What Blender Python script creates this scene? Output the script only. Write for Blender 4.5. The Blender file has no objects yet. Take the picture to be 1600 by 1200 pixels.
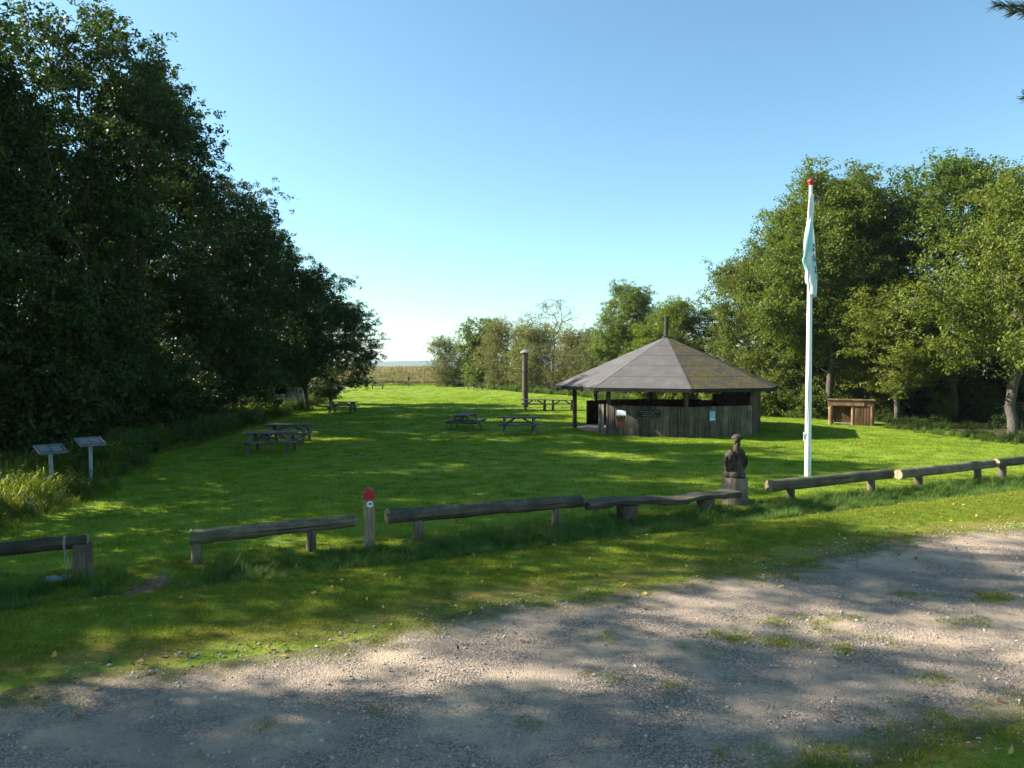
import bpy, math, random
import numpy as np
from mathutils import Vector, Matrix
R = math.radians
random.seed(7)
scn = bpy.context.scene
COL = scn.collection

# ------------------------------------------------------------------ camera
CAM_H = 3.1
F_PX, CX, CY, HY = 1109.0, 800.0, 600.0, 571.0
PITCH = math.atan((CY - HY) / F_PX)
cam = bpy.data.cameras.new("camera")
cam.sensor_width = 36.0
cam.lens = F_PX / 1600 * 36
cam.clip_start = 0.1
cam.clip_end = 20000
cam_o = bpy.data.objects.new("camera", cam)
COL.objects.link(cam_o)
cam_o.location = (0, 0, CAM_H)
cam_o.rotation_euler = (math.pi / 2 - PITCH, 0, 0)
scn.camera = cam_o

# ------------------------------------------------------------------ sky, sun, exposure
SUN_EL, SUN_LEFT = 31.0, 79.0          # degrees above the horizon, degrees left of the view axis
SKY_STRENGTH, SUN_STRENGTH, EXPOSURE = 0.066, 5.0, 1.7
world = bpy.data.worlds.new("World")
scn.world = world
world.use_nodes = True
wn = world.node_tree
wn.nodes.clear()
sky = wn.nodes.new('ShaderNodeTexSky')
sky.sky_type = 'NISHITA'
sky.sun_disc = False
sky.sun_elevation = R(SUN_EL)
sky.sun_rotation = R(-SUN_LEFT)
sky.altitude = 0
sky.air_density = 1.0
sky.dust_density = 0.5
sky.ozone_density = 2.5
bg = wn.nodes.new('ShaderNodeBackground')
bg.inputs['Strength'].default_value = SKY_STRENGTH
wo = wn.nodes.new('ShaderNodeOutputWorld')
tint = wn.nodes.new('ShaderNodeMix')          # white balance of the whole sky
tint.data_type = 'RGBA'
tint.blend_type = 'MULTIPLY'
tint.inputs[0].default_value = 1.0
tint.inputs[7].default_value = (.96, 1.20, 1.12, 1)
wn.links.new(sky.outputs[0], tint.inputs[6])
wn.links.new(tint.outputs[2], bg.inputs[0])
wn.links.new(bg.outputs[0], wo.inputs[0])
sun = bpy.data.lights.new("sun", 'SUN')
sun.energy = SUN_STRENGTH
sun.angle = R(0.53)
sun.color = (1.0, 0.93, 0.80)
sun_o = bpy.data.objects.new("sun", sun)
COL.objects.link(sun_o)
sd = Vector((-math.sin(R(SUN_LEFT)) * math.cos(R(SUN_EL)), math.cos(R(SUN_LEFT)) * math.cos(R(SUN_EL)), math.sin(R(SUN_EL))))
sun_o.rotation_euler = sd.to_track_quat('Z', 'Y').to_euler()
sun_o.location = (-30, 10, 30)
vs = scn.view_settings
vs.view_transform = 'Standard'
vs.look = 'None'
vs.exposure = EXPOSURE
vs.gamma = 1.0
vs.use_curve_mapping = False
scn.render.engine = 'CYCLES'
scn.cycles.max_bounces = 8
scn.cycles.transparent_max_bounces = 8

# ------------------------------------------------------------------ numeric helpers
def pix(px, py, z=0.0):
    """ground point (at height z) seen at a photograph pixel"""
    c, s = math.cos(PITCH), math.sin(PITCH)
    a, b = (px - CX) / F_PX, -(py - CY) / F_PX
    d = Vector((a, c + b * s, -s + b * c))
    t = (z - CAM_H) / d.z
    return Vector((d.x * t, d.y * t, z))

def _hash(ix, iy, seed):
    h = (ix.astype(np.int64) * 374761393 + iy.astype(np.int64) * 668265263 + seed * 974711) & 0xffffffff
    h = ((h ^ (h >> 13)) * 1274126177) & 0xffffffff
    return ((h ^ (h >> 16)) & 0xffff) / 65535.0

def vnoise(x, y, scale=1.0, seed=0):
    x = np.asarray(x, float) / scale
    y = np.asarray(y, float) / scale
    ix, iy = np.floor(x), np.floor(y)
    fx, fy = x - ix, y - iy
    fx = fx * fx * (3 - 2 * fx)
    fy = fy * fy * (3 - 2 * fy)
    a = _hash(ix, iy, seed); b = _hash(ix + 1, iy, seed)
    c = _hash(ix, iy + 1, seed); d = _hash(ix + 1, iy + 1, seed)
    return (a * (1 - fx) + b * fx) * (1 - fy) + (c * (1 - fx) + d * fx) * fy

def fbm(x, y, scale=1.0, seed=0, octs=3):
    v, amp, tot = 0, 1.0, 0
    for o in range(octs):
        v = v + amp * vnoise(x, y, scale / 2 ** o, seed + o * 17)
        tot += amp
        amp *= .5
    return v / tot

FS, FC = 0.455, 13.35                   # barrier line y = FC + FS x
FN = 1 / math.sqrt(1 + FS * FS)
def t_of(x, y):
    return (y - FC - FS * x) * FN       # signed distance behind the barrier line
def st_to_xy(s, t):
    u = np.array([FN, FS * FN]); n = np.array([-FS * FN, FN])
    return u[0] * s + n[0] * t, FC + u[1] * s + n[1] * t

def zf(x, y):
    x = np.asarray(x, float); y = np.asarray(y, float)
    t = t_of(x, y)
    near = np.clip(1 - (np.abs(x) - 60) / 40, 0, 1) * np.clip(1 - (y - 120) / 60, 0, 1)
    z = -0.17 * np.exp(-((t + 0.85) / .42) ** 2)
    z = z + 0.035 * np.exp(-((t + 1.9) / .5) ** 2)
    z = z - 0.05 * np.exp(-((t + 5.8) / 2.2) ** 2)
    z = z + (fbm(x, y, 5.0, 3, 2) - .5) * .09 * np.clip((t - .3) / 4, 0, 1)
    z = z + (fbm(x, y, 1.3, 9, 2) - .5) * .03
    return z * near
def zfs(x, y):
    return float(zf(x, y))
def pixz(px, py):
    p = pix(px, py)
    for _ in range(3):
        p = pix(px, py, zfs(p.x, p.y))
    return p

# ------------------------------------------------------------------ materials
def newmat(name):
    m = bpy.data.materials.new(name)
    m.use_nodes = True
    nt = m.node_tree
    nt.nodes.clear()
    out = nt.nodes.new('ShaderNodeOutputMaterial')
    return m, nt, out

def N(nt, kind, **kw):
    n = nt.nodes.new(kind)
    for k, v in kw.items():
        if k in n.inputs:
            n.inputs[k].default_value = v
        else:
            setattr(n, k, v)
    return n

def mixc(nt, fac, a, b, blend='MIX'):
    n = nt.nodes.new('ShaderNodeMix')
    n.data_type = 'RGBA'
    n.blend_type = blend
    for sock, v in ((n.inputs[0], fac), (n.inputs[6], a), (n.inputs[7], b)):
        if hasattr(v, 'is_linked') or hasattr(v, 'links'):
            nt.links.new(v, sock)
        elif isinstance(v, (int, float)):
            sock.default_value = v
        else:
            sock.default_value = (*v, 1) if len(v) == 3 else v
    return n.outputs[2]

def ramp(nt, src, lo, hi):
    n = nt.nodes.new('ShaderNodeMapRange')
    n.inputs[1].default_value = lo
    n.inputs[2].default_value = hi
    nt.links.new(src, n.inputs[0])
    return n.outputs[0]

def noise(nt, vec, scale, detail=4, rough=.55):
    n = N(nt, 'ShaderNodeTexNoise')
    n.inputs['Scale'].default_value = scale
    n.inputs['Detail'].default_value = detail
    n.inputs['Roughness'].default_value = rough
    if vec is not None:
        nt.links.new(vec, n.inputs['Vector'])
    return n.outputs[0]

def attr(nt, name):
    n = nt.nodes.new('ShaderNodeAttribute')
    n.attribute_name = name
    return n.outputs['Fac']

def objcoord(nt, scale=(1, 1, 1)):
    tc = nt.nodes.new('ShaderNodeTexCoord')
    mp = nt.nodes.new('ShaderNodeMapping')
    mp.inputs['Scale'].default_value = scale
    nt.links.new(tc.outputs['Object'], mp.inputs['Vector'])
    return mp.outputs[0]

def geopos(nt, scale=(1, 1, 1)):
    g = nt.nodes.new('ShaderNodeNewGeometry')
    mp = nt.nodes.new('ShaderNodeMapping')
    mp.inputs['Scale'].default_value = scale
    nt.links.new(g.outputs['Position'], mp.inputs['Vector'])
    return mp.outputs[0]

def bump(nt, h, strength, dist=.02):
    b = nt.nodes.new('ShaderNodeBump')
    b.inputs['Strength'].default_value = strength
    b.inputs['Distance'].default_value = dist
    nt.links.new(h, b.inputs['Height'])
    return b.outputs[0]

def principled(nt, out, col, rough=.8, normal=None, spec=.25, metallic=0.0):
    p = nt.nodes.new('ShaderNodeBsdfPrincipled')
    if hasattr(col, 'links'):
        nt.links.new(col, p.inputs['Base Color'])
    else:
        p.inputs['Base Color'].default_value = (*col, 1)
    if hasattr(rough, 'links'):
        nt.links.new(rough, p.inputs['Roughness'])
    else:
        p.inputs['Roughness'].default_value = rough
    p.inputs['Specular IOR Level'].default_value = spec
    p.inputs['Metallic'].default_value = metallic
    if normal is not None:
        nt.links.new(normal, p.inputs['Normal'])
    if out is not None:
        nt.links.new(p.outputs[0], out.inputs[0])
    return p

def wood(name, dark, light, axis='x', rough=.85, moss=None, grain=1.0):
    """weathered timber, grain running along one local axis"""
    m, nt, out = newmat(name)
    sc = {'x': (1.2, 14, 14), 'y': (14, 1.2, 14), 'z': (14, 14, 1.2)}[axis]
    v = objcoord(nt, tuple(s * grain for s in sc))
    oi = nt.nodes.new('ShaderNodeObjectInfo')
    add = nt.nodes.new('ShaderNodeVectorMath'); add.operation = 'ADD'
    nt.links.new(v, add.inputs[0])
    mul = nt.nodes.new('ShaderNodeMath'); mul.operation = 'MULTIPLY'; mul.inputs[1].default_value = 37.0
    nt.links.new(oi.outputs['Random'], mul.inputs[0])
    nt.links.new(mul.outputs[0], add.inputs[1])
    g = noise(nt, add.outputs[0], 1.6, 6, .65)
    c = mixc(nt, ramp(nt, g, .3, .72), dark, light)
    cs = {'x': (.5, 26, 26), 'y': (26, .5, 26), 'z': (26, 26, .5)}[axis]
    cv = nt.nodes.new('ShaderNodeVectorMath'); cv.operation = 'ADD'
    nt.links.new(objcoord(nt, cs), cv.inputs[0]); nt.links.new(oi.outputs['Random'], cv.inputs[1])
    ck = noise(nt, cv.outputs[0], 1.0, 3, .5)
    c = mixc(nt, ramp(nt, ck, .60, .66), c, tuple(x * .3 for x in dark))
    big = noise(nt, objcoord(nt, (2.2, 2.2, 2.2)), 1.0, 3)
    c = mixc(nt, ramp(nt, big, .35, .8), c, tuple(x * .62 for x in dark))
    val = nt.nodes.new('ShaderNodeHueSaturation')
    nt.links.new(c, val.inputs['Color'])
    mr = nt.nodes.new('ShaderNodeMapRange')
    mr.inputs[3].default_value = .68; mr.inputs[4].default_value = 1.30
    nt.links.new(oi.outputs['Random'], mr.inputs[0])
    nt.links.new(mr.outputs[0], val.inputs['Value'])
    c = val.outputs[0]
    if moss:
        mo = noise(nt, geopos(nt), 7.0, 5, .7)
        geo = nt.nodes.new('ShaderNodeNewGeometry')
        sep = nt.nodes.new('ShaderNodeSeparateXYZ')
        nt.links.new(geo.outputs['Normal'], sep.inputs[0])
        mm = nt.nodes.new('ShaderNodeMath'); mm.operation = 'MULTIPLY'
        nt.links.new(ramp(nt, mo, .45, .62), mm.inputs[0])
        nt.links.new(ramp(nt, sep.outputs[2], -.3, .9), mm.inputs[1])
        c = mixc(nt, mm.outputs[0], c, moss)
    principled(nt, out, c, rough, bump(nt, g, .8, .02), spec=.2)
    return m

def plain(name, col, rough=.6, var=.12, scale=6.0, metallic=0.0, spec=.3):
    m, nt, out = newmat(name)
    n = noise(nt, objcoord(nt), scale, 5, .6)
    c = mixc(nt, ramp(nt, n, .3, .75), tuple(x * (1 - var) for x in col), tuple(min(1, x * (1 + var)) for x in col))
    principled(nt, out, c, rough, bump(nt, n, .15, .01), spec=spec, metallic=metallic)
    return m

def leafmat(name, c0, c1, c2, trans=.38, tcol=None, rough=.5, spec=.3, vary=.2, patch=None, pscale=1.0):
    """foliage: varied leaf colours, light passes through the leaf"""
    m, nt, out = newmat(name)
    r = attr(nt, 'rnd')
    oi = nt.nodes.new('ShaderNodeObjectInfo')
    c = mixc(nt, ramp(nt, r, 0, .75), c0, c1)
    c = mixc(nt, ramp(nt, r, .82, 1.0), c, c2)
    if patch:
        pv = geopos(nt)
        n1 = noise(nt, pv, .55 * pscale, 4, .6); n2 = noise(nt, geopos(nt, (.5, 2.2, 1)), 1.5 * pscale, 5, .65)
        c = mixc(nt, ramp(nt, n1, .46, .68), c, patch[0])
        c = mixc(nt, ramp(nt, n2, .55, .75), c, patch[1])
    hs = nt.nodes.new('ShaderNodeHueSaturation')
    hr = nt.nodes.new('ShaderNodeMapRange')
    hr.inputs[3].default_value = .488; hr.inputs[4].default_value = .515
    fr = nt.nodes.new('ShaderNodeMath'); fr.operation = 'FRACT'
    mu = nt.nodes.new('ShaderNodeMath'); mu.operation = 'MULTIPLY'; mu.inputs[1].default_value = 7.31
    nt.links.new(oi.outputs['Random'], mu.inputs[0]); nt.links.new(mu.outputs[0], fr.inputs[0])
    nt.links.new(fr.outputs[0], hr.inputs[0]); nt.links.new(hr.outputs[0], hs.inputs['Hue'])
    mr = nt.nodes.new('ShaderNodeMapRange')
    mr.inputs[3].default_value = 1 - vary; mr.inputs[4].default_value = 1 + vary
    nt.links.new(oi.outputs['Random'], mr.inputs[0])
    nt.links.new(mr.outputs[0], hs.inputs['Value'])
    nt.links.new(c, hs.inputs['Color'])
    c = hs.outputs[0]
    p = principled(nt, None, c, rough, spec=spec)
    tr = nt.nodes.new('ShaderNodeBsdfTranslucent')
    tc = mixc(nt, 1.0, c, tcol or (1.5, 1.45, .7), 'MULTIPLY')
    nt.links.new(tc, tr.inputs[0])
    mx = nt.nodes.new('ShaderNodeMixShader')
    mx.inputs[0].default_value = trans
    nt.links.new(p.outputs[0], mx.inputs[1])
    nt.links.new(tr.outputs[0], mx.inputs[2])
    nt.links.new(mx.outputs[0], out.inputs[0])
    return m

M = {}
M['leaf_alder'] = leafmat('leaf_alder', (.022, .046, .011), (.040, .074, .014), (.085, .09, .014), trans=.28, spec=.2)
M['leaf_oak'] = leafmat('leaf_oak', (.070, .100, .014), (.118, .150, .022), (.23, .19, .03), spec=.2)
M['leaf_oak_green'] = leafmat('leaf_oak_green', (.055, .090, .013), (.095, .135, .02), (.16, .155, .025), spec=.2)
M['leaf_lime'] = leafmat('leaf_lime', (.10, .16, .010), (.17, .22, .014), (.26, .24, .02), spec=.2)
M['leaf_willow'] = leafmat('leaf_willow', (.095, .110, .030), (.15, .155, .045), (.23, .18, .06), trans=.3, spec=.2)
M['leaf_nettle'] = leafmat('leaf_nettle', (.06, .11, .02), (.10, .16, .035), (.14, .17, .05))
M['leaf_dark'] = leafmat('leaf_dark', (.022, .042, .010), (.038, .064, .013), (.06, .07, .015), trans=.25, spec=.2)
M['needle'] = leafmat('needle', (.018, .032, .018), (.03, .05, .024), (.05, .05, .02), trans=.1)
M['grass_short'] = leafmat('grass_short', (.135, .215, .018), (.22, .295, .026), (.32, .35, .07), trans=.45, tcol=(1.35, 1.3, .5), rough=.65, spec=.08, vary=.4, patch=((.11, .205, .024), (.28, .31, .07)))
M['grass_verge'] = leafmat('grass_verge', (.13, .19, .020), (.21, .25, .032), (.36, .30, .10), trans=.42, tcol=(1.35, 1.25, .6), rough=.7, spec=.08)
M['grass_long'] = leafmat('grass_long', (.065, .135, .022), (.11, .20, .034), (.24, .26, .10), trans=.4, tcol=(1.4, 1.35, .65), rough=.5, spec=.25)
M['grass_weed'] = leafmat('grass_weed', (.11, .16, .015), (.18, .23, .025), (.32, .30, .10), trans=.4, rough=.6, spec=.2)
M['reed'] = leafmat('reed', (.15, .16, .055), (.29, .23, .10), (.40, .28, .17), trans=.3, tcol=(1.2, 1.15, .9), rough=.7, spec=.1, vary=.35, patch=((.14, .18, .05), (.40, .25, .17)), pscale=.12)

def barkmat(name, c0, c1):
    m, nt, out = newmat(name)
    n = noise(nt, objcoord(nt, (9, 9, 2.2)), 2.2, 6, .7)
    c = mixc(nt, ramp(nt, n, .3, .7), c0, c1)
    g = noise(nt, objcoord(nt), 1.3, 3)
    c = mixc(nt, ramp(nt, g, .5, .75), c, (.075, .085, .045))
    principled(nt, out, c, .9, bump(nt, n, .8, .03), spec=.15)
    return m
M['bark'] = barkmat('bark', (.045, .036, .028), (.13, .11, .09))
M['bark_pale'] = barkmat('bark_pale', (.14, .12, .10), (.30, .27, .23))

M['log'] = wood('log', (.10, .075, .05), (.27, .215, .15), 'x', moss=(.06, .085, .035))
M['log_dark'] = wood('log_dark', (.05, .039, .028), (.165, .13, .093), 'x', moss=(.045, .06, .035))
M['log_end'] = wood('log_end', (.26, .20, .13), (.46, .37, .25), 'z')
M['post_wood'] = wood('post_wood', (.11, .082, .055), (.27, .21, .145), 'z')
M['table_wood'] = wood('table_wood', (.10, .088, .074), (.27, .24, .205), 'x')
M['leg_wood'] = wood('leg_wood', (.09, .08, .068), (.24, .215, .185), 'z')
M['plank'] = wood('plank', (.085, .07, .052), (.25, .205, .15), 'z', moss=(.085, .085, .05))
M['plank_pale'] = wood('plank_pale', (.22, .20, .16), (.42, .38, .30), 'z')
M['shelter_post'] = wood('shelter_post', (.06, .042, .032), (.17, .12, .09), 'z')
M['beam'] = wood('beam', (.055, .04, .03), (.16, .11, .08), 'x')
M['fascia'] = wood('fascia', (.022, .017, .014), (.065, .05, .04), 'x')
M['red_wood'] = wood('red_wood', (.14, .06, .03), (.30, .14, .07), 'z')
M['orange_wood'] = wood('orange_wood', (.18, .095, .046), (.38, .215, .12), 'z')
M['brown_slat'] = wood('brown_slat', (.11, .058, .03), (.24, .135, .075), 'z')
M['statue'] = wood('statue', (.032, .023, .017), (.13, .095, .07), 'z', grain=1.4)
M['stump'] = wood('stump', (.10, .078, .058), (.25, .20, .15), 'z')
M['white_board'] = wood('white_board', (.40, .41, .42), (.68, .69, .70), 'z')
M['trail_post'] = wood('trail_post', (.16, .12, .078), (.33, .26, .17), 'z')
M['tall_pole'] = wood('tall_pole', (.10, .075, .055), (.25, .19, .145), 'z')
M['red_paint'] = plain('red_paint', (.42, .02, .025), .45)
M['white_paint'] = plain('white_paint', (.80, .80, .80), .35, .04)
M['white_disc'] = plain('white_disc', (.72, .73, .72), .5, .05)
M['black'] = plain('black', (.012, .012, .013), .5)
M['dark_metal'] = plain('dark_metal', (.06, .055, .055), .5, .3, metallic=.6)
M['cap_metal'] = plain('cap_metal', (.32, .30, .30), .5, .2, metallic=.5)
M['steel'] = plain('steel', (.38, .39, .40), .45, .2, metallic=.7)
M['galv'] = plain('galv', (.26, .28, .30), .5, .2, metallic=.4)
M['grey_plate'] = plain('grey_plate', (.10, .105, .105), .35, .15)
M['pale_print'] = plain('pale_print', (.26, .285, .29), .35, .2, 14)
M['sign_black'] = plain('sign_black', (.018, .02, .02), .5)
M['sign_grey'] = plain('sign_grey', (.34, .36, .36), .6)
M['notice_blue'] = plain('notice_blue', (.05, .17, .36), .4)
M['notice_green'] = plain('notice_green', (.30, .50, .46), .4)
M['notice_pale'] = plain('notice_pale', (.62, .70, .66), .4)
M['box_red'] = plain('box_red', (.22, .075, .04), .6)
M['paper'] = plain('paper', (.78, .80, .82), .35, .05)
M['sheet_blue'] = plain('sheet_blue', (.30, .42, .56), .3, .3, 9)
M['concrete'] = plain('concrete', (.34, .27, .22), .9, .25, 3)
M['wire'] = plain('wire', (.35, .37, .37), .5, .1, metallic=.5)
M['goal'] = plain('goal', (.45, .58, .52), .6)
M['rope'] = plain('rope', (.75, .75, .72), .8)
M['deadleaf'] = leafmat('deadleaf', (.14, .075, .03), (.30, .17, .06), (.48, .36, .08), trans=.2)

def ground_material():
    m, nt, out = newmat('ground')
    v = geopos(nt)
    fine = noise(nt, v, 22.0, 6, .7)
    mid = noise(nt, v, 1.4, 5, .6)
    big = noise(nt, v, .16, 4, .55)
    streak = noise(nt, geopos(nt, (.25, 2.4, 1)), 1.2, 4, .6)
    c = mixc(nt, ramp(nt, fine, .3, .7), (.080, .138, .013), (.205, .27, .024))
    c = mixc(nt, ramp(nt, mid, .42, .75), c, (.21, .27, .027))
    c = mixc(nt, ramp(nt, big, .4, .7), c, (.14, .22, .02))
    c = mixc(nt, ramp(nt, streak, .60, .85), c, (.22, .26, .04))
    dry = mixc(nt, ramp(nt, fine, .35, .7), (.13, .105, .035), (.25, .22, .03))
    a = attr(nt, 'dry')
    ad = nt.nodes.new('ShaderNodeMath'); ad.operation = 'ADD'
    nt.links.new(a, ad.inputs[0])
    mm = nt.nodes.new('ShaderNodeMapRange')
    mm.inputs[3].default_value = -.5; mm.inputs[4].default_value = .5
    nt.links.new(mid, mm.inputs[0]); nt.links.new(mm.outputs[0], ad.inputs[1])
    c = mixc(nt, ramp(nt, ad.outputs[0], .35, .75), c, dry)
    soil = mixc(nt, ramp(nt, fine, .3, .7), (.035, .028, .018), (.10, .08, .05))
    c = mixc(nt, attr(nt, 'soil'), c, soil)
    reed = mixc(nt, ramp(nt, noise(nt, v, .05, 5, .6), .35, .65), (.24, .19, .085), (.33, .24, .13))
    c = mixc(nt, attr(nt, 'reed'), c, reed)
    principled(nt, out, c, .9, bump(nt, fine, .6, .04), spec=.1)
    return m

def gravel_material():
    m, nt, out = newmat('gravel')
    v = geopos(nt)
    vo = N(nt, 'ShaderNodeTexVoronoi'); vo.inputs['Scale'].default_value = 42.0
    nt.links.new(v, vo.inputs['Vector'])
    vo2 = N(nt, 'ShaderNodeTexVoronoi'); vo2.inputs['Scale'].default_value = 95.0
    nt.links.new(v, vo2.inputs['Vector'])
    sep = nt.nodes.new('ShaderNodeSeparateColor')
    nt.links.new(vo.outputs['Color'], sep.inputs[0])
    c = mixc(nt, sep.outputs[0], (.245, .196, .158), (.48, .392, .308))
    c = mixc(nt, ramp(nt, vo.outputs['Distance'], .35, .75), c, (.155, .124, .10))
    n1 = noise(nt, v, 1.1, 5, .6)
    sand = mixc(nt, noise(nt, v, 30, 4, .7), (.40, .30, .21), (.60, .465, .335))
    c = mixc(nt, ramp(nt, n1, .44, .62), c, sand)
    n2 = noise(nt, v, .45, 4, .6)
    c = mixc(nt, ramp(nt, n2, .48, .8), c, (.285, .228, .184))
    e = attr(nt, 'edge')
    n3 = noise(nt, v, 3.0, 5, .65)
    ad = nt.nodes.new('ShaderNodeMath'); ad.operation = 'ADD'
    nt.links.new(e, ad.inputs[0])
    mm = nt.nodes.new('ShaderNodeMapRange'); mm.inputs[3].default_value = -.45; mm.inputs[4].default_value = .45
    nt.links.new(n3, mm.inputs[0]); nt.links.new(mm.outputs[0], ad.inputs[1])
    mossy = mixc(nt, ramp(nt, noise(nt, v, 25, 4, .7), .35, .7), (.10, .085, .045), (.20, .20, .05))
    c = mixc(nt, ramp(nt, ad.outputs[0], .45, .8), c, mossy)
    h = nt.nodes.new('ShaderNodeMath'); h.operation = 'ADD'
    nt.links.new(vo.outputs['Distance'], h.inputs[0]); nt.links.new(vo2.outputs['Distance'], h.inputs[1])
    inv = nt.nodes.new('ShaderNodeMath'); inv.operation = 'MULTIPLY'; inv.inputs[1].default_value = -1
    nt.links.new(h.outputs[0], inv.inputs[0])
    principled(nt, out, c, .92, bump(nt, inv.outputs[0], .9, .018), spec=.15)
    return m

def felt_material(name, moss):
    m, nt, out = newmat(name)
    v = objcoord(nt)
    f = noise(nt, v, 60, 4, .7)
    c = mixc(nt, ramp(nt, f, .3, .7), (.066, .061, .060), (.112, .104, .102))
    st = noise(nt, objcoord(nt, (1.5, 1.5, .6)), 1.2, 5, .65)
    c = mixc(nt, ramp(nt, st, .45, .8), c, (.13, .122, .12))
    if moss:
        n = noise(nt, v, 2.2, 7, .72)
        n2 = noise(nt, v, 11.0, 6, .75)
        ad = nt.nodes.new('ShaderNodeMath'); ad.operation = 'ADD'
        nt.links.new(n, ad.inputs[0]); nt.links.new(n2, ad.inputs[1])
        mc = mixc(nt, ramp(nt, n2, .35, .65), (.052, .043, .016), (.17, .125, .024))
        c = mixc(nt, ramp(nt, ad.outputs[0], .92, 1.14), (.055, .049, .042), mc)
        sp = noise(nt, v, 24, 3, .6)
        c = mixc(nt, ramp(nt, sp, .66, .74), c, (.26, .24, .19))
        f = ad.outputs[0]
    principled(nt, out, c, .85, bump(nt, f, .5, .02), spec=.25)
    return m
M['ground'] = ground_material()
M['gravel'] = gravel_material()
M['felt'] = felt_material('felt', False)
M['felt_moss'] = felt_material('felt_moss', True)
M['pebble'] = None
def pebble_material():
    m, nt, out = newmat('pebble')
    oi = nt.nodes.new('ShaderNodeObjectInfo')
    c = mixc(nt, oi.outputs['Random'], (.18, .145, .118), (.50, .415, .33))
    principled(nt, out, c, .8, spec=.25)
    return m
M['pebble'] = pebble_material()
def hill_material():
    m, nt, out = newmat('hill_wood')
    n = noise(nt, geopos(nt), .02, 6, .7)
    c = mixc(nt, ramp(nt, n, .35, .65), (.035, .06, .03), (.07, .10, .04))
    principled(nt, out, c, .95, spec=.05)
    return m
M['hill'] = hill_material()

# ------------------------------------------------------------------ mesh helpers
class MB:
    def __init__(s):
        s.v = []; s.f = []
    def add(s, vs, fs):
        o = len(s.v)
        s.v += [tuple(p) for p in vs]
        s.f += [tuple(i + o for i in f) for f in fs]
        return s
    def box(s, c, size, rot=None, jit=0.0):
        x, y, z = (k / 2 for k in size)
        pts = [Vector(p) for p in ((-x, -y, -z), (x, -y, -z), (x, y, -z), (-x, y, -z), (-x, -y, z), (x, -y, z), (x, y, z), (-x, y, z))]
        if jit:
            pts = [p + Vector((random.uniform(-jit, jit), random.uniform(-jit, jit), random.uniform(-jit, jit))) for p in pts]
        if rot is not None:
            pts = [rot @ p for p in pts]
        c = Vector(c)
        return s.add([p + c for p in pts], [(0, 3, 2, 1), (4, 5, 6, 7), (0, 1, 5, 4), (1, 2, 6, 5), (2, 3, 7, 6), (3, 0, 4, 7)])
    def beam(s, p0, p1, w, h, up=(0, 0, 1)):
        p0, p1 = Vector(p0), Vector(p1)
        d = p1 - p0
        x = d.normalized(); u = Vector(up)
        y = u.cross(x).normalized(); z = x.cross(y)
        return s.box((p0 + p1) / 2, (d.length, w, h), Matrix((x, y, z)).transposed())
    def tube(s, pts, rad, n=10, cap=True, wob=0.0, seed=0):
        rnd = random.Random(seed)
        pts = [Vector(p) for p in pts]
        rings = []
        for i, p in enumerate(pts):
            d = (pts[min(i + 1, len(pts) - 1)] - pts[max(i - 1, 0)]).normalized()
            ref = Vector((0, 0, 1)) if abs(d.z) < .9 else Vector((1, 0, 0))
            a = ref.cross(d).normalized(); b = d.cross(a)
            r = rad[i] if hasattr(rad, '__len__') else rad
            rings.append([p + (a * math.cos(2 * math.pi * k / n) + b * math.sin(2 * math.pi * k / n)) * r * (1 + rnd.uniform(-wob, wob)) for k in range(n)])
        vs = [q for r in rings for q in r]
        fs = []
        for i in range(len(pts) - 1):
            for k in range(n):
                k2 = (k + 1) % n
                fs.append((i * n + k, i * n + k2, (i + 1) * n + k2, (i + 1) * n + k))
        if cap:
            fs.append(tuple(reversed(range(n))))
            fs.append(tuple((len(pts) - 1) * n + k for k in range(n)))
        return s.add(vs, fs)
    def build(s, name, mat, parent=None, smooth=False, bevel=0.0):
        me = bpy.data.meshes.new(name)
        me.from_pydata(s.v, [], s.f)
        mm = M[mat] if isinstance(mat, str) else mat
        me.materials.append(mm)
        if smooth:
            me.shade_smooth()
            try:
                me.set_sharp_from_angle(angle=R(40))
            except Exception:
                pass
        o = bpy.data.objects.new(name, me)
        COL.objects.link(o)
        if parent is not None:
            o.parent = parent
        if bevel:
            b = o.modifiers.new('bevel', 'BEVEL')
            b.width = bevel; b.segments = 2; b.limit_method = 'ANGLE'
        return o

def tag(o, label=None, cat=None, group=None, kind=None):
    for k, v in (('label', label), ('category', cat), ('group', group), ('kind', kind)):
        if v:
            o[k] = v
    return o

def thing(name, label, cat, loc=(0, 0, 0), rz=0.0, group=None):
    o = bpy.data.objects.new(name, None)
    COL.objects.link(o)
    o.empty_display_size = .2
    o.location = loc
    o.rotation_euler = (0, 0, rz)
    return tag(o, label, cat, group)

def dup(root, loc, rz=0.0, scale=1.0, label=None, group=None):
    r = root.copy(); COL.objects.link(r)
    r.location = loc; r.rotation_euler = (0, 0, rz)
    r.scale = (scale,) * 3 if not hasattr(scale, '__len__') else scale
    if label: r['label'] = label
    if group: r['group'] = group
    for ch in list(root.children):
        c = ch.copy(); COL.objects.link(c); c.parent = r
        for g in list(ch.children):
            d = g.copy(); COL.objects.link(d); d.parent = c
    return r

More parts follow.
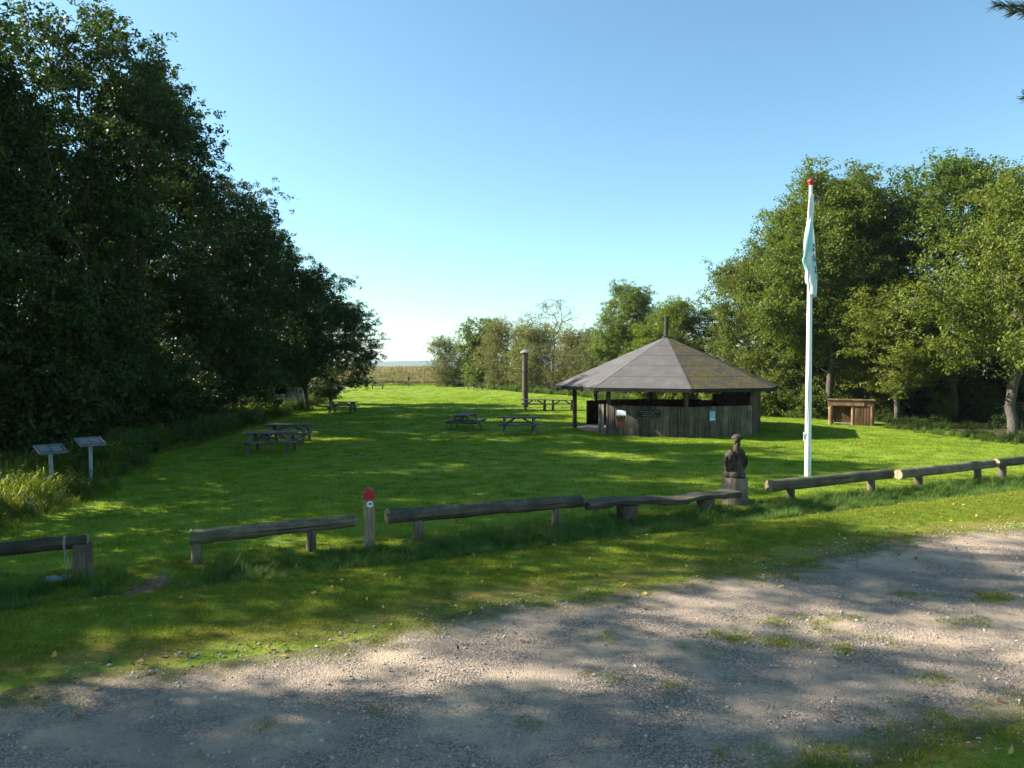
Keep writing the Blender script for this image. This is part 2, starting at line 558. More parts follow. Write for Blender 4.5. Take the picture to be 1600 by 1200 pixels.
def np_mesh(name, verts, faces_flat, nper, mat, rnd=None):
    """mesh from arrays, all faces with nper corners; rnd is a per-face random number"""
    me = bpy.data.meshes.new(name)
    nf = len(faces_flat) // nper
    me.vertices.add(len(verts))
    me.vertices.foreach_set('co', np.ascontiguousarray(verts, dtype=np.float32).ravel())
    me.loops.add(nf * nper)
    me.loops.foreach_set('vertex_index', np.ascontiguousarray(faces_flat, dtype=np.int32))
    me.polygons.add(nf)
    me.polygons.foreach_set('loop_start', np.arange(0, nf * nper, nper, dtype=np.int32))
    me.update(calc_edges=True)
    if rnd is not None:
        a = me.attributes.new('rnd', 'FLOAT', 'FACE')
        a.data.foreach_set('value', np.ascontiguousarray(rnd, dtype=np.float32))
    me.materials.append(M[mat] if isinstance(mat, str) else mat)
    return me

def meshobj(name, me, parent=None):
    o = bpy.data.objects.new(name, me)
    COL.objects.link(o)
    if parent is not None:
        o.parent = parent
    return o

# ------------------------------------------------------------------ scatter (stuff made of instances)
def scatter(name, label, cat, pts, rot, scl, protos):
    n = len(pts)
    rng = np.random.default_rng(n)
    me = bpy.data.meshes.new(name)
    me.vertices.add(n)
    me.vertices.foreach_set('co', np.ascontiguousarray(pts, dtype=np.float32).ravel())
    a = me.attributes.new('rot', 'FLOAT_VECTOR', 'POINT'); a.data.foreach_set('vector', np.ascontiguousarray(rot, dtype=np.float32).ravel())
    a = me.attributes.new('scl', 'FLOAT_VECTOR', 'POINT'); a.data.foreach_set('vector', np.ascontiguousarray(scl, dtype=np.float32).ravel())
    a = me.attributes.new('idx', 'INT', 'POINT'); a.data.foreach_set('value', rng.integers(0, len(protos), n).astype(np.int32))
    o = meshobj(name, me)
    ng = bpy.data.node_groups.new(name, 'GeometryNodeTree')
    ng.interface.new_socket('Geometry', in_out='INPUT', socket_type='NodeSocketGeometry')
    ng.interface.new_socket('Geometry', in_out='OUTPUT', socket_type='NodeSocketGeometry')
    gi = ng.nodes.new('NodeGroupInput'); go = ng.nodes.new('NodeGroupOutput')
    iop = ng.nodes.new('GeometryNodeInstanceOnPoints')
    jn = ng.nodes.new('GeometryNodeJoinGeometry')
    for p in protos:
        oi = ng.nodes.new('GeometryNodeObjectInfo')
        oi.inputs['Object'].default_value = p
        oi.inputs['As Instance'].default_value = True
        ng.links.new(oi.outputs['Geometry'], jn.inputs[0])
    def na(nm, t):
        k = ng.nodes.new('GeometryNodeInputNamedAttribute')
        k.data_type = t
        k.inputs['Name'].default_value = nm
        return k.outputs['Attribute']
    e2r = ng.nodes.new('FunctionNodeEulerToRotation')
    ng.links.new(na('rot', 'FLOAT_VECTOR'), e2r.inputs[0])
    ng.links.new(gi.outputs[0], iop.inputs['Points'])
    ng.links.new(jn.outputs[0], iop.inputs['Instance'])
    iop.inputs['Pick Instance'].default_value = True
    ng.links.new(na('idx', 'INT'), iop.inputs['Instance Index'])
    ng.links.new(e2r.outputs[0], iop.inputs['Rotation'])
    ng.links.new(na('scl', 'FLOAT_VECTOR'), iop.inputs['Scale'])
    ng.links.new(iop.outputs[0], go.inputs[0])
    md = o.modifiers.new('scatter', 'NODES')
    md.node_group = ng
    return tag(o, label, cat, kind='stuff')

def proto(me):
    return bpy.data.objects.new(me.name, me)

def tuft(name, mat, seed, nblade, spread, hmin, hmax, width, bend, segs=2, heads=0.0):
    """grass tuft: curved ribbons rooted in a small disc"""
    rng = np.random.default_rng(seed)
    V, Fq, rn = [], [], []
    for i in range(nblade):
        a = rng.uniform(0, 2 * np.pi); r = spread * math.sqrt(rng.uniform())
        base = np.array([r * math.cos(a), r * math.sin(a), -.01])
        h = rng.uniform(hmin, hmax)
        d = rng.uniform(0, 2 * np.pi)
        dirv = np.array([math.cos(d), math.sin(d), 0])
        sd_ = np.array([-math.sin(d + rng.normal(0, .6)), math.cos(d), 0])
        b = bend * rng.uniform(.2, 1.3) * h
        w = width * rng.uniform(.6, 1.3)
        o = len(V)
        for k in range(segs + 1):
            u = k / segs
            c = base + dirv * b * u ** 1.8 + np.array([0, 0, h * (u - .25 * bend * u * u)])
            ww = w * (1 - u ** 1.6) * .5 + w * .06
            if heads and k == segs and rng.uniform() < heads:
                ww = w * 2.2
            V.append(c - sd_ * ww); V.append(c + sd_ * ww)
        r_ = rng.uniform()
        for k in range(segs):
            Fq += [o + 2 * k, o + 2 * k + 1, o + 2 * k + 3, o + 2 * k + 2]
            rn.append(r_)
    return proto(np_mesh(name, np.array(V), Fq, 4, mat, rn))

def leafy_stem(name, mat, seed, nst, spread, h, leaf):
    """weed clump: upright stems carrying opposite leaves"""
    rng = np.random.default_rng(seed)
    V, Fq, rn = [], [], []
    for i in range(nst):
        a = rng.uniform(0, 2 * np.pi); r = spread * math.sqrt(rng.uniform())
        b = np.array([r * math.cos(a), r * math.sin(a), 0])
        lean = rng.normal(0, .16, 2)
        hh = h * rng.uniform(.6, 1.1)
        nl = int(hh / (leaf * .55)) + 2
        for k in range(nl):
            u = (k + 1) / nl
            c = b + np.array([lean[0] * u * hh, lean[1] * u * hh, hh * u])
            for sgn in (0, 1):
                an = k * 1.57 + sgn * np.pi + rng.normal(0, .3)
                d = np.array([math.cos(an), math.sin(an), rng.normal(.0, .3)])
                sdv = np.array([-math.sin(an), math.cos(an), rng.normal(0, .25)])
                L = leaf * (1.15 - .55 * u) * rng.uniform(.7, 1.2)
                o = len(V)
                V += [c, c + d * L * .45 - sdv * L * .28, c + d * L + np.array([0, 0, -.25 * L]), c + d * L * .45 + sdv * L * .28]
                Fq += [o, o + 1, o + 2, o + 3]; rn.append(rng.uniform())
    return proto(np_mesh(name, np.array(V), Fq, 4, mat, rn))

# ------------------------------------------------------------------ setting: ground sheet
def axis(lo, hi, step, far, g=1.35):
    core = list(np.arange(lo, hi + step / 2, step))
    a, s = core[0], step
    left = []
    while a > -far:
        s *= g; a -= s; left.append(a)
    b, s = core[-1], step
    right = []
    while b < far:
        s *= g; b += s; right.append(b)
    return np.array(left[::-1] + core + right)

# lawn edge (x of the tree line as a function of depth)
LE_Y = np.array([-30, 10, 13.2, 17.2, 21, 24, 28.6, 38, 49, 60, 80, 98, 125])
LE_X = np.array([-9.5, -9.4, -9.6, -9.9, -11.0, -12.4, -12.4, -13.4, -14.2, -16.0, -18.5, -21.5, -24])
RE_Y = np.array([-30, 20, 26, 30, 34, 39, 46, 55, 63, 72, 82, 95, 110, 125])
RE_X = np.array([24, 22, 20.5, 19.2, 18.6, 18.4, 15.5, 11.5, 8.5, 6.5, 1.0, -4.0, -9.5, -11])
def lawn_edges(y):
    return np.interp(y, LE_Y, LE_X), np.interp(y, RE_Y, RE_X)

def make_ground():
    xs = axis(-34, 40, .45, 7000)
    ys = axis(-6, 124, .45, 7000)
    ys = np.unique(np.concatenate([ys[(ys < 4) | (ys > 24)], np.arange(4, 24.01, .2)]))
    xs = np.unique(np.concatenate([xs[(xs < -12) | (xs > 18)], np.arange(-12, 18.01, .25)]))
    X, Y = np.meshgrid(xs, ys)
    Z = zf(X, Y)
    nx, ny = len(xs), len(ys)
    V = np.stack([X.ravel(), Y.ravel(), Z.ravel()], -1)
    i, j = np.meshgrid(np.arange(nx - 1), np.arange(ny - 1))
    a = (j * nx + i).ravel()
    Fq = np.stack([a, a + 1, a + 1 + nx, a + nx], -1).ravel()
    me = np_mesh('lawn', V, Fq, 4, 'ground')
    me.shade_smooth()
    t = t_of(V[:, 0], V[:, 1])
    le, re = lawn_edges(V[:, 1])
    jit = (fbm(V[:, 0], V[:, 1], 2.5, 21) - .5) * 2.0
    soil = np.clip((le - 1.0 - V[:, 0] + jit) / 1.5, 0, 1) + np.clip((V[:, 0] - re - 1.0 + jit) / 1.5, 0, 1)
    soil = np.clip(soil, 0, 1) * (V[:, 1] < 118) * (V[:, 1] > -20)
    soil[(np.abs(V[:, 0]) > 32)] = 0
    # worn path through the gap in the barrier
    for (px, py, r) in ((200, 918, .34), (245, 905, .3), (160, 925, .3), (1530, 692, .5)):
        p = pix(px, py)
        d = np.hypot(V[:, 0] - p.x, V[:, 1] - p.y)
        soil = np.maximum(soil, np.clip(1.5 - d / r, 0, 1) * .9)
    reed = np.clip((V[:, 1] - 116 + jit * 2) / 3, 0, 1)
    reed = np.maximum(reed, np.clip((np.abs(V[:, 0] - 3) - 31) / 3, 0, 1) * (V[:, 1] > 15))
    dry = np.clip(1 - np.abs(t + 3.4) / 1.5, 0, 1) * .75 + np.clip(1 - np.abs(t + 8.4) / 1.0, 0, 1) * .7
    for nm, arr in (('soil', soil), ('reed', reed), ('dry', dry)):
        at = me.attributes.new(nm, 'FLOAT', 'POINT')
        at.data.foreach_set('value', arr.astype(np.float32))
    o = meshobj('lawn', me)
    tag(o, 'wide mown green lawn between the two tree lines', 'lawn', kind='structure')
make_ground()

ROAD_FAR, ROAD_NEAR = -3.55, -8.55
def road_edges(s):
    fa = ROAD_FAR - np.clip((1.0 - s) * .07, 0, .7) + (fbm(s, s * 0, 2.2, 31, 3) - .5) * 1.3
    ne = ROAD_NEAR + (fbm(s, s * 0 + 9, 2.0, 33, 3) - .5) * .9
    return fa, ne
def make_road():
    S = np.arange(-45, 70, .16)
    U = np.linspace(0, 1, 34)
    fa, ne = road_edges(S)
    T = ne[:, None] + (fa - ne)[:, None] * U[None, :]
    SS = np.repeat(S[:, None], len(U), 1)
    x, y = st_to_xy(SS, T)
    x0, y0 = x.ravel(), y.ravel()
    z = zf(x0, y0) + .008 + (fbm(x0, y0, .5, 41, 2) - .5) * .014 * np.tile(np.clip(np.minimum(U, 1 - U) * 12, 0, 1), len(S))
    # rim dips into the turf so that no hard edge shows
    e = np.minimum(U, 1 - U) * 4.7
    z = z - np.tile((e < .01) * .03, len(S))
    V = np.stack([x0, y0, z], -1)
    n = len(U)
    i, j = np.meshgrid(np.arange(n - 1), np.arange(len(S) - 1))
    a = (j * n + i).ravel()
    me = np_mesh('gravel_road', V, np.stack([a, a + n, a + n + 1, a + 1], -1).ravel(), 4, 'gravel')
    me.shade_smooth()
    edge = np.tile(np.clip(1 - e / 1.1, 0, 1), len(S))
    at = me.attributes.new('edge', 'FLOAT', 'POINT'); at.data.foreach_set('value', edge.astype(np.float32))
    tag(meshobj('gravel_road', me), 'grey gravel track running past the log barriers', 'road', kind='structure')
make_road()

def make_path():
    """bare earth worn through the gap in the barrier"""
    line = [pix(138, 932), pix(185, 921), pix(225, 909), pix(262, 893)]
    V, Fq, n = [], [], 13
    for i in range(25):
        u = i / 24 * 3; k = min(2, int(u)); f = u - k
        q = line[k].lerp(line[k + 1], f)
        wdt = .30 * math.sin(math.pi * (i + .6) / 25.2) ** .6 * (1 + .35 * math.sin(i * 1.7)) + .02
        for j in range(n):
            v = (j / (n - 1) - .5) * 2
            x = q.x + v * wdt * .8; y = q.y - v * wdt * .6
            V.append((x, y, zfs(x, y) + .030 - .05 * abs(v) ** 3 + .01 * random.uniform(-1, 1) - (.03 if i in (0, 24) else 0)))
    for i in range(24):
        for j in range(n - 1):
            Fq += [i * n + j, i * n + j + 1, (i + 1) * n + j + 1, (i + 1) * n + j]
    me = np_mesh('dirt_path', np.array(V), Fq, 4, plain('dirt', (.17, .11, .06), .95, .45, 14)); me.shade_smooth()
    tag(meshobj('dirt_path', me), 'bare trodden earth in the gap between two log barriers', 'path', kind='structure')
make_path()

def make_hill():
    xs = np.arange(-4200, 4201, 30.0)
    prof = np.array([0, 120, 260, 420, 640, 900.0])
    V, Fq = [], []
    top = 21 + 8 * (fbm(xs, xs * 0, 900, 51, 3) - .5) + 5 * (vnoise(xs, xs * 0, 70, 53) - .5)
    for k, (d, hf) in enumerate(zip(prof, (-.1, .75, 1.0, .97, .7, -.1))):
        for x, tp in zip(xs, top):
            V.append((x, 2700 + d, tp * hf + (4 * (vnoise(x, d, 45, 57) - .5) if 0 < k < 5 else 0)))
    n = len(xs)
    for k in range(len(prof) - 1):
        for i in range(n - 1):
            Fq += [k * n + i, k * n + i + 1, (k + 1) * n + i + 1, (k + 1) * n + i]
    o = meshobj('hills', np_mesh('hills', np.array(V), Fq, 4, 'hill'))
    tag(o, 'low wooded ridge along the horizon beyond the reeds', 'hills', kind='structure')
make_hill()

# ------------------------------------------------------------------ shelter (octagonal)
SX, SY = 7.6, 35.0
RW, RR = 4.5, 5.5                 # wall radius, roof radius
A0 = R(268.5)                     # angle of the corner nearest the road
def corner(k, r):
    a = A0 + k * math.pi / 4
    return Vector((r * math.cos(a), r * math.sin(a), 0))
# corner indices: 0 front, 1 front right, 2 right, 3 back right, 4 back, 5 back left, 6 left, 7 front left
def build_shelter():
    z0 = zfs(SX, SY)
    root = thing('shelter', 'octagonal open timber shelter with grey felt roof and low plank walls', 'shelter', (SX, SY, z0))
    EZ, AZ = 2.14, 4.55
    apex = Vector((0, 0, AZ))
    # floor slab
    b = MB(); n = 8
    vs = [corner(k, RW - .02) for k in range(8)]
    b.add([Vector((v.x, v.y, -.1)) for v in vs] + [Vector((v.x, v.y, .045)) for v in vs], [tuple(range(8, 16))] + [(k, (k + 1) % 8, 8 + (k + 1) % 8, 8 + k) for k in range(8)])
    b.build('floor', 'concrete', root)
    # roof: a boarded deck under laps of felt
    deck = MB()
    vs = [corner(k, RR - .04) + Vector((0, 0, EZ - .03)) for k in range(8)]
    vi = [corner(k, RR - .04) + Vector((0, 0, EZ - .12)) for k in range(8)]
    ap = apex - Vector((0, 0, .04)); ap2 = apex - Vector((0, 0, .14))
    deck.add(vs + vi + [ap, ap2], [(k, (k + 1) % 8, 16) for k in range(8)] + [((k + 1) % 8 + 8, k + 8, 17) for k in range(8)] + [(k, k + 8, (k + 1) % 8 + 8, (k + 1) % 8) for k in range(8)])
    roof = deck.build('roof', 'beam', root)
    cuts = [0, .20, .40, .60, .80, 1.0]
    for k in range(8):
        mossy = k in (0, 1, 2)
        c0, c1 = corner(k, RR) + Vector((0, 0, EZ)), corner(k + 1, RR) + Vector((0, 0, EZ))
        nrm = (c1 - c0).cross(apex - c0).normalized()
        for i in range(5):
            a, e = cuts[i], min(1.0, cuts[i + 1] + .012)
            lo, hi = .013 , .005
            q = [c0.lerp(apex, a) + nrm * lo, c1.lerp(apex, a) + nrm * lo, c1.lerp(apex, e) + nrm * hi, c0.lerp(apex, e) + nrm * hi]
            w = [p - nrm * .012 for p in q]
            m = MB().add(q + w, [(0, 1, 2, 3), (4, 7, 6, 5), (0, 4, 5, 1), (1, 5, 6, 2), (2, 6, 7, 3), (3, 7, 4, 0)])
            m.build('felt_course', 'felt_moss' if mossy else 'felt', roof)
        # drip edge board
        d = (c1 - c0).normalized()
        m = MB().beam(c0 - Vector((0, 0, .075)) - c0.normalized() * .015, c1 - Vector((0, 0, .075)) - c1.normalized() * .015, .025, .14)
        m.build('fascia', 'fascia', roof)
        # hip rafter and two jack rafters
        m = MB()
        m.beam(c0 * .985 - Vector((0, 0, .18)), apex * .97 + c0 * .02 - Vector((0, 0, .2)), .07, .14)
        m.build('rafter', 'beam', roof)
        for f in (.33, .67):
            p = c0.lerp(c1, f); q = p.lerp(Vector((0, 0, AZ)), .72)
            MB().beam(p * .99 - Vector((0, 0, .16)), q - Vector((0, 0, .16)), .05, .1).build('rafter', 'beam', roof)
        if k not in (0, 1):   # ridge strip, thin felt cap over the hip
            pass
        cap = MB().beam(c0 + Vector((0, 0, .012)), apex * .995 + c0 * .003 + Vector((0, 0, .010)), .07, .012)
        cap.build('hip_cap', 'felt_moss' if k in (1, 2) else 'felt', roof)
    # chimney
    MB().tube([(0, 0, AZ - .25), (0, 0, AZ + 1.0)], .105, 16).build('chimney', 'dark_metal', root, True)
    MB().tube([(0, 0, AZ + .0), (0, 0, AZ + .06)], [.2, .12], 16).build('chimney_collar', 'dark_metal', root, True)
    # smoke hood hung above the hearth
    MB().tube([(0, 0, 1.86), (0, 0, 2.0), (0, 0, 2.9), (0, 0, 4.3)], [.95, .95, .22, .11], 16, cap=False).build('smoke_hood', 'dark_metal', root, True)
    MB().tube([(0, 0, .04), (0, 0, .42)], [.75, .7], 14).build('hearth', 'concrete', root)
    # posts and ring beam
    for k in range(8):
        c = corner(k, RW)
        MB().tube([c + Vector((0, 0, -.15)), c + Vector((.01, 0, 1.0)), c + Vector((0, 0, 2.2))], [.115, .105, .10], 10, wob=.04, seed=k).build('post', 'shelter_post', root, True)
        c1 = corner(k + 1, RW)
        MB().beam(c + Vector((0, 0, 2.12)), c1 + Vector((0, 0, 2.12)), .1, .2).build('ring_beam', 'beam', root)
    # plank walls
    def wall(k, h, f0=0.0, f1=1.0, mat='plank', seed=1):
        rnd = random.Random(seed)
        a, c = corner(k, RW + .02), corner(k + 1, RW + .02)
        d = (c - a).normalized(); nrm = Vector((d.y, -d.x, 0))
        L = (c - a).length
        s = L * f0 + .06
        while s < L * f1 - .08:
            w = min(rnd.uniform(.24, .36), L * f1 - .04 - s)
            if L * f1 - (s + w) < .12:
                w = L * f1 - .04 - s
            off = rnd.uniform(.0, .028)
            p = a + d * (s + w / 2) + nrm * (.09 + off)
            hh = h + rnd.uniform(-.012, .01)
            rot = Matrix.Rotation(math.atan2(d.y, d.x), 3, 'Z') @ Matrix.Rotation(rnd.uniform(-.008, .008), 3, 'Y')
            MB().box((p.x, p.y, hh / 2 - .03), (w - .022, .032, hh + .06), rot, .004).build('plank', mat, root)
            s += w
        q0, q1 = a.lerp(c, f0) + nrm * .066, a.lerp(c, f1) + nrm * .066
        MB().beam(q0 + Vector((0, 0, h / 2 - .02)), q1 + Vector((0, 0, h / 2 - .02)), .012, h - .06).build('gap_shade_backing', 'beam', root)  # dark sheet added behind the planks so the gaps read as shade
        for zz in (.35, h - .2):     # rails behind the planks
            MB().beam(a.lerp(c, f0) + Vector((0, 0, zz)) + nrm * .03, a.lerp(c, f1) + Vector((0, 0, zz)) + nrm * .03, .05, .1).build('rail', 'beam', root)
    wall(7, 1.34, seed=3)
    wall(0, 1.34, seed=4)
    wall(1, 2.04, seed=5)
    wall(2, 2.04, mat='shelter_post', seed=6)
    wall(3, 1.27, mat='shelter_post', seed=7)
    wall(4, 1.27, mat='shelter_post', seed=8)
    # two pale boards beside the entrance corner
    a = corner(7, RW + .02)
    for i, (dx, hh) in enumerate(((-.30, 1.38), (-.62, 1.36))):
        p = a + Vector((dx * .35, -dx * .9, 0)) * .9
        MB().box((p.x - .12, p.y - .04, hh / 2 - .03), (.22, .035, hh + .06), Matrix.Rotation(R(-70), 3, 'Z'), .003).build('plank', 'plank_pale', root)
    wall(5, 1.27, .0, .35, 'red_wood', 9)
    # inner seat along the back walls
    for k in (3, 4, 2):
        a, c = corner(k, RW - .55), corner(k + 1, RW - .55)
        MB().beam(a + Vector((0, 0, .45)), c + Vector((0, 0, .45)), .4, .05).build('bench_board', 'beam', root)
    # reddish board under the right eave
    p = corner(0, RR - .45).lerp(corner(1, RR - .45), .2); q = corner(0, RR - .45).lerp(corner(1, RR - .45), .42)
    MB().beam(p + Vector((0, 0, 1.97)), q + Vector((0, 0, 1.97)), .03, .15).build('brace_board', 'orange_wood', root)
    return root
shelter = build_shelter()

def on_wall(k, f, z, out=.16):
    a, c = corner(k, RW + .02), corner(k + 1, RW + .02)
    d = (c - a).normalized(); nrm = Vector((d.y, -d.x, 0))
    p = a.lerp(c, f) + nrm * out
    return (SX + p.x, SY + p.y, zfs(SX, SY) + z), math.atan2(d.y, d.x)

# black lettered board
loc, rz = on_wall(7, .545, 1.02, .158)
t = thing('wall_sign', 'black board with three lines of pale lettering on the shelter wall', 'sign', loc, rz)
MB().box((0, 0, 0), (1.02, .024, .30)).build('board', 'sign_black', t)
rnd = random.Random(5)
for row, (z, x0, x1) in enumerate(((.085, -.44, .44), (-.005, -.22, .26), (-.095, -.30, .30))):
    m = MB(); x = x0
    while x < x1:
        w = rnd.choice((.022, .03, .034))
        hh = rnd.choice((.038, .038, .05))
        kind = rnd.random()
        m.box((x, -.0145, z), (.008, .004, hh))
        if kind < .7:
            m.box((x + w * .55, -.0145, z + (hh / 2 - .005) * rnd.choice((-1, 1, 1))), (w * .62, .004, .008))
        if kind > .3:
            m.box((x + w, -.0145, z - .003), (.008, .004, hh * .8))
        x += w + (.022 if rnd.random() < .82 else .07)
    m.build('lettering', 'sign_grey', t)
loc, rz = on_wall(0, .36, .93, .158)
t = thing('wall_notice', 'small blue framed notice with pale print on the shelter planks', 'notice', loc, rz)
MB().box((0, 0, 0), (.34, .02, .50)).build('frame', 'notice_blue', t)
MB().box((0, -.012, .06), (.26, .008, .26)).build('picture', 'notice_green', t)
MB().box((0, -.013, -.13), (.26, .008, .10)).build('text_panel', 'notice_pale', t)
# post with a slanted white sheet over a red-brown box
p = pixz(970, 681)
t = thing('leaflet_stand', 'short post with slanted white sheet above a red brown box', 'stand', p, R(-12))
MB().box((0, 0, .45), (.10, .08, .92)).build('post', 'post_wood', t)
MB().box((0, -.09, .60), (.36, .16, .40)).build('box', 'box_red', t, bevel=.01)
MB().box((0, -.11, .83), (.40, .22, .03), Matrix.Rotation(R(8), 3, 'X')).build('lid', 'dark_metal', t)
MB().box((0, -.178, .70), (.24, .012, .03)).build('slot', 'black', t)
MB().box((.02, -.06, 1.02), (.40, .02, .30), Matrix.Rotation(R(-48), 3, 'X')).build('sheet', 'paper', t)

# ------------------------------------------------------------------ picnic tables
def make_table(label, group):
    t = thing('picnic_table', label, 'picnic table', group=group)
    L = 1.9
    rnd = random.Random(2)
    for i in range(5):
        MB().box((rnd.uniform(-.01, .01), (i - 2) * .148, .735 + rnd.uniform(-.003, .003)), (L, .138, .042), None, .003).build('top_plank', 'table_wood', t)
    for s in (-1, 1):
        for i in range(2):
            MB().box((rnd.uniform(-.01, .01), s * (.66 + i * .145), .445), (L, .135, .042), None, .003).build('seat_plank', 'table_wood', t)
    for e in (-1, 1):
        x = e * .66
        for s in (-1, 1):
            MB().beam((x, s * .66, 0), (x, s * .25, .715), .045, .10, up=(1, 0, 0)).build('leg', 'leg_wood', t)
        MB().box((x + e * .047, 0, .375), (.045, 1.55, .095)).build('seat_bearer', 'leg_wood', t)
        MB().box((x + e * .047, 0, .668), (.045, .70, .085)).build('top_bearer', 'leg_wood', t)
        MB().beam((x - e * .03, 0, .40), (e * .16, 0, .70), .045, .085).build('brace', 'leg_wood', t)
    MB().box((0, 0, .69), (.07, .70, .045)).build('cleat', 'leg_wood', t)
    return t
tspots = [  # x, y, heading, label, group
    (*pix(425, 706).xy, 4, 'weathered grey picnic table standing in front of its twin by the shaded bank', None),
    (*pix(452, 692).xy, 3, 'weathered grey picnic table half hidden behind its twin by the shaded bank', None),
    (*pix(535, 646).xy, -2, 'grey picnic table alone in tree shade near the white hut', None),
    (*pix(727, 671).xy, 78, 'grey picnic table turned end on, its A frame facing the gravel track', None),
    (*pix(811, 677).xy, 2, 'grey picnic table set broadside in the shade left open before the shelter', None),
    (*pix(836, 641).xy, 2, 'pale sunlit picnic table at the foot of the tall capped pole', None),
    (*pix(879, 641).xy, 1, 'pale sunlit picnic table between the tall capped pole and the shelter', None),
    (*pix(590, 608).xy, 12, 'far picnic table out on the sunny lawn before the reeds', None),
    (*pix(743, 609.5).xy, 40, 'far pale picnic table against the willow scrub', None),
    (*pix(627, 602.5).xy, 30, 'farthest tiny picnic table at the reed edge beside a frame', None),
]
tspots[4] = (*tspots[4][:3], 'grey picnic table set broadside on the shaded lawn nearest the shelter entrance', None)
base_t = make_table(tspots[0][3], None)
for i, (x, y, a, lab, g) in enumerate(tspots):
    o = base_t if i == 0 else dup(base_t, (0, 0, 0), 0, 1.0, lab)
    o.location = (x, y, zfs(x, y) - .01)
    o.rotation_euler = (0, 0, R(a))
    o['group'] = 'picnic tables on the lawn'

# ------------------------------------------------------------------ log barriers
def log_barrier(p0, p1, z0, z1, dia, posts, label, seed, dark=False, group='log barriers along the track'):
    """round rail on short posts; p0,p1 rail ends on the ground plan, z heights of the rail axis"""
    rnd = random.Random(seed)
    p0 = Vector((p0[0], p0[1], 0)); p1 = Vector((p1[0], p1[1], 0))
    d = (p1 - p0); L = d.length
    ang = math.atan2(d.y, d.x)
    root = thing('log_barrier', label, 'log barrier', (p0.x, p0.y, 0), ang, group)
    n = 14
    pts, rad = [], []
    for i in range(n + 1):
        u = i / n
        pts.append((L * u, rnd.uniform(-.008, .008), z0 + (z1 - z0) * u + rnd.uniform(-.008, .008)))
        rad.append(dia / 2 * (1 + rnd.uniform(-.03, .03)) * (1.04 - .08 * u))
    MB().tube(pts, rad, 18, cap=False, wob=.03, seed=seed).build('rail', 'log_dark' if dark else 'log', root, True)
    for i, sgn in ((0, -1), (n, 1)):     # sawn ends
        x = pts[i][0] + sgn * .004
        m = MB(); k = 18
        ring = [(x, rad[i] * .985 * math.cos(2 * math.pi * j / k) + pts[i][1], pts[i][2] + rad[i] * .985 * math.sin(2 * math.pi * j / k)) for j in range(k)]
        ring0 = [(x - sgn * .03, p[1], p[2]) for p in ring]
        m.add(ring + ring0, [tuple(range(k)) if sgn > 0 else tuple(reversed(range(k)))] + [(j, (j + 1) % k, k + (j + 1) % k, k + j) for j in range(k)])
        m.build('sawn_end', 'log_end', root)
    for (u, r) in posts:
        x = L * u
        wx = p0 + d * u
        zg = zfs(wx.x, wx.y)
        zt = z0 + (z1 - z0) * u - dia * .30
        MB().tube([(x, 0, zg - .25), (x + .005, .004, (zg + zt) / 2), (x, 0, zt)], [r * 1.04, r, r * .98], 12, wob=.04, seed=seed + int(u * 99)).build('post', 'post_wood', root, True)
    return root
def P(px, py):
    q = pix(px, py); return (q.x, q.y)
def along(x):       # point of the barrier line at photograph column x
    k = (x - CX) / F_PX
    y = FC / (1 - FS * k)
    return (k * y, y)
LB = log_barrier
e1 = along(133)
LB((e1[0] - 3.4, e1[1] - 3.4 * FS), e1, .44, .50, .20, ((.12, .10),), 'log barrier with a loose wire tied round its end and a stout post', 11, True)
LB(along(294), along(553), .405, .44, .225, ((.035, .085), (.715, .085)), 'log barrier just beside the red topped trail post, pale worn rail', 12)
LB(along(603), along(910), .46, .42, .25, ((.145, .095), (.855, .09)), 'dark long log barrier between the trail post and the slab bench', 13, True)
LB(along(1203), along(1393), .37, .40, .26, ((.165, .10), (.83, .095)), 'mossy log barrier in front of the white flagpole', 14)
LB(along(1406), along(1553), .37, .42, .24, ((.20, .10), (.83, .095)), 'mossy log barrier next beyond the one by the flagpole', 15)
e7 = along(1558)
LB(e7, (e7[0] + 3.0, e7[1] + 3.0 * FS), .43, .46, .24, ((.09, .10), (.8, .1)), 'log barrier farthest along the track, ending under the right hand trees'.replace('right hand ', 'leaning '), 16)
# stout end post and wire of the first barrier
first = [o for o in COL.objects if o.name == 'log_barrier'][0]
Lr = 3.4 * math.sqrt(1 + FS * FS)
zg = zfs(*e1)
MB().tube([(Lr - .07, -.05, zg - .2), (Lr - .07, -.05, .2), (Lr - .06, -.05, .47)], [.155, .14, .13], 14, wob=.05, seed=3).build('end_post', 'post_wood', first, True)
m = MB()
for k in range(3):
    x = Lr - .30 + k * .012
    m.tube([(x, .105 * math.cos(a), .49 + .108 * math.sin(a)) for a in np.linspace(0, 2 * math.pi, 15)], .004, 5)
m.tube([(Lr - .29, -.112, .49), (Lr - .28, -.125, .30), (Lr - .26, -.12, .12), (Lr - .27, -.13, .04)], .004, 5)
m.tube([(Lr - .28, -.112, .46), (Lr - .24, -.12, .28), (Lr - .235, -.12, .16)], .004, 5)
m.build('wire', 'wire', first)

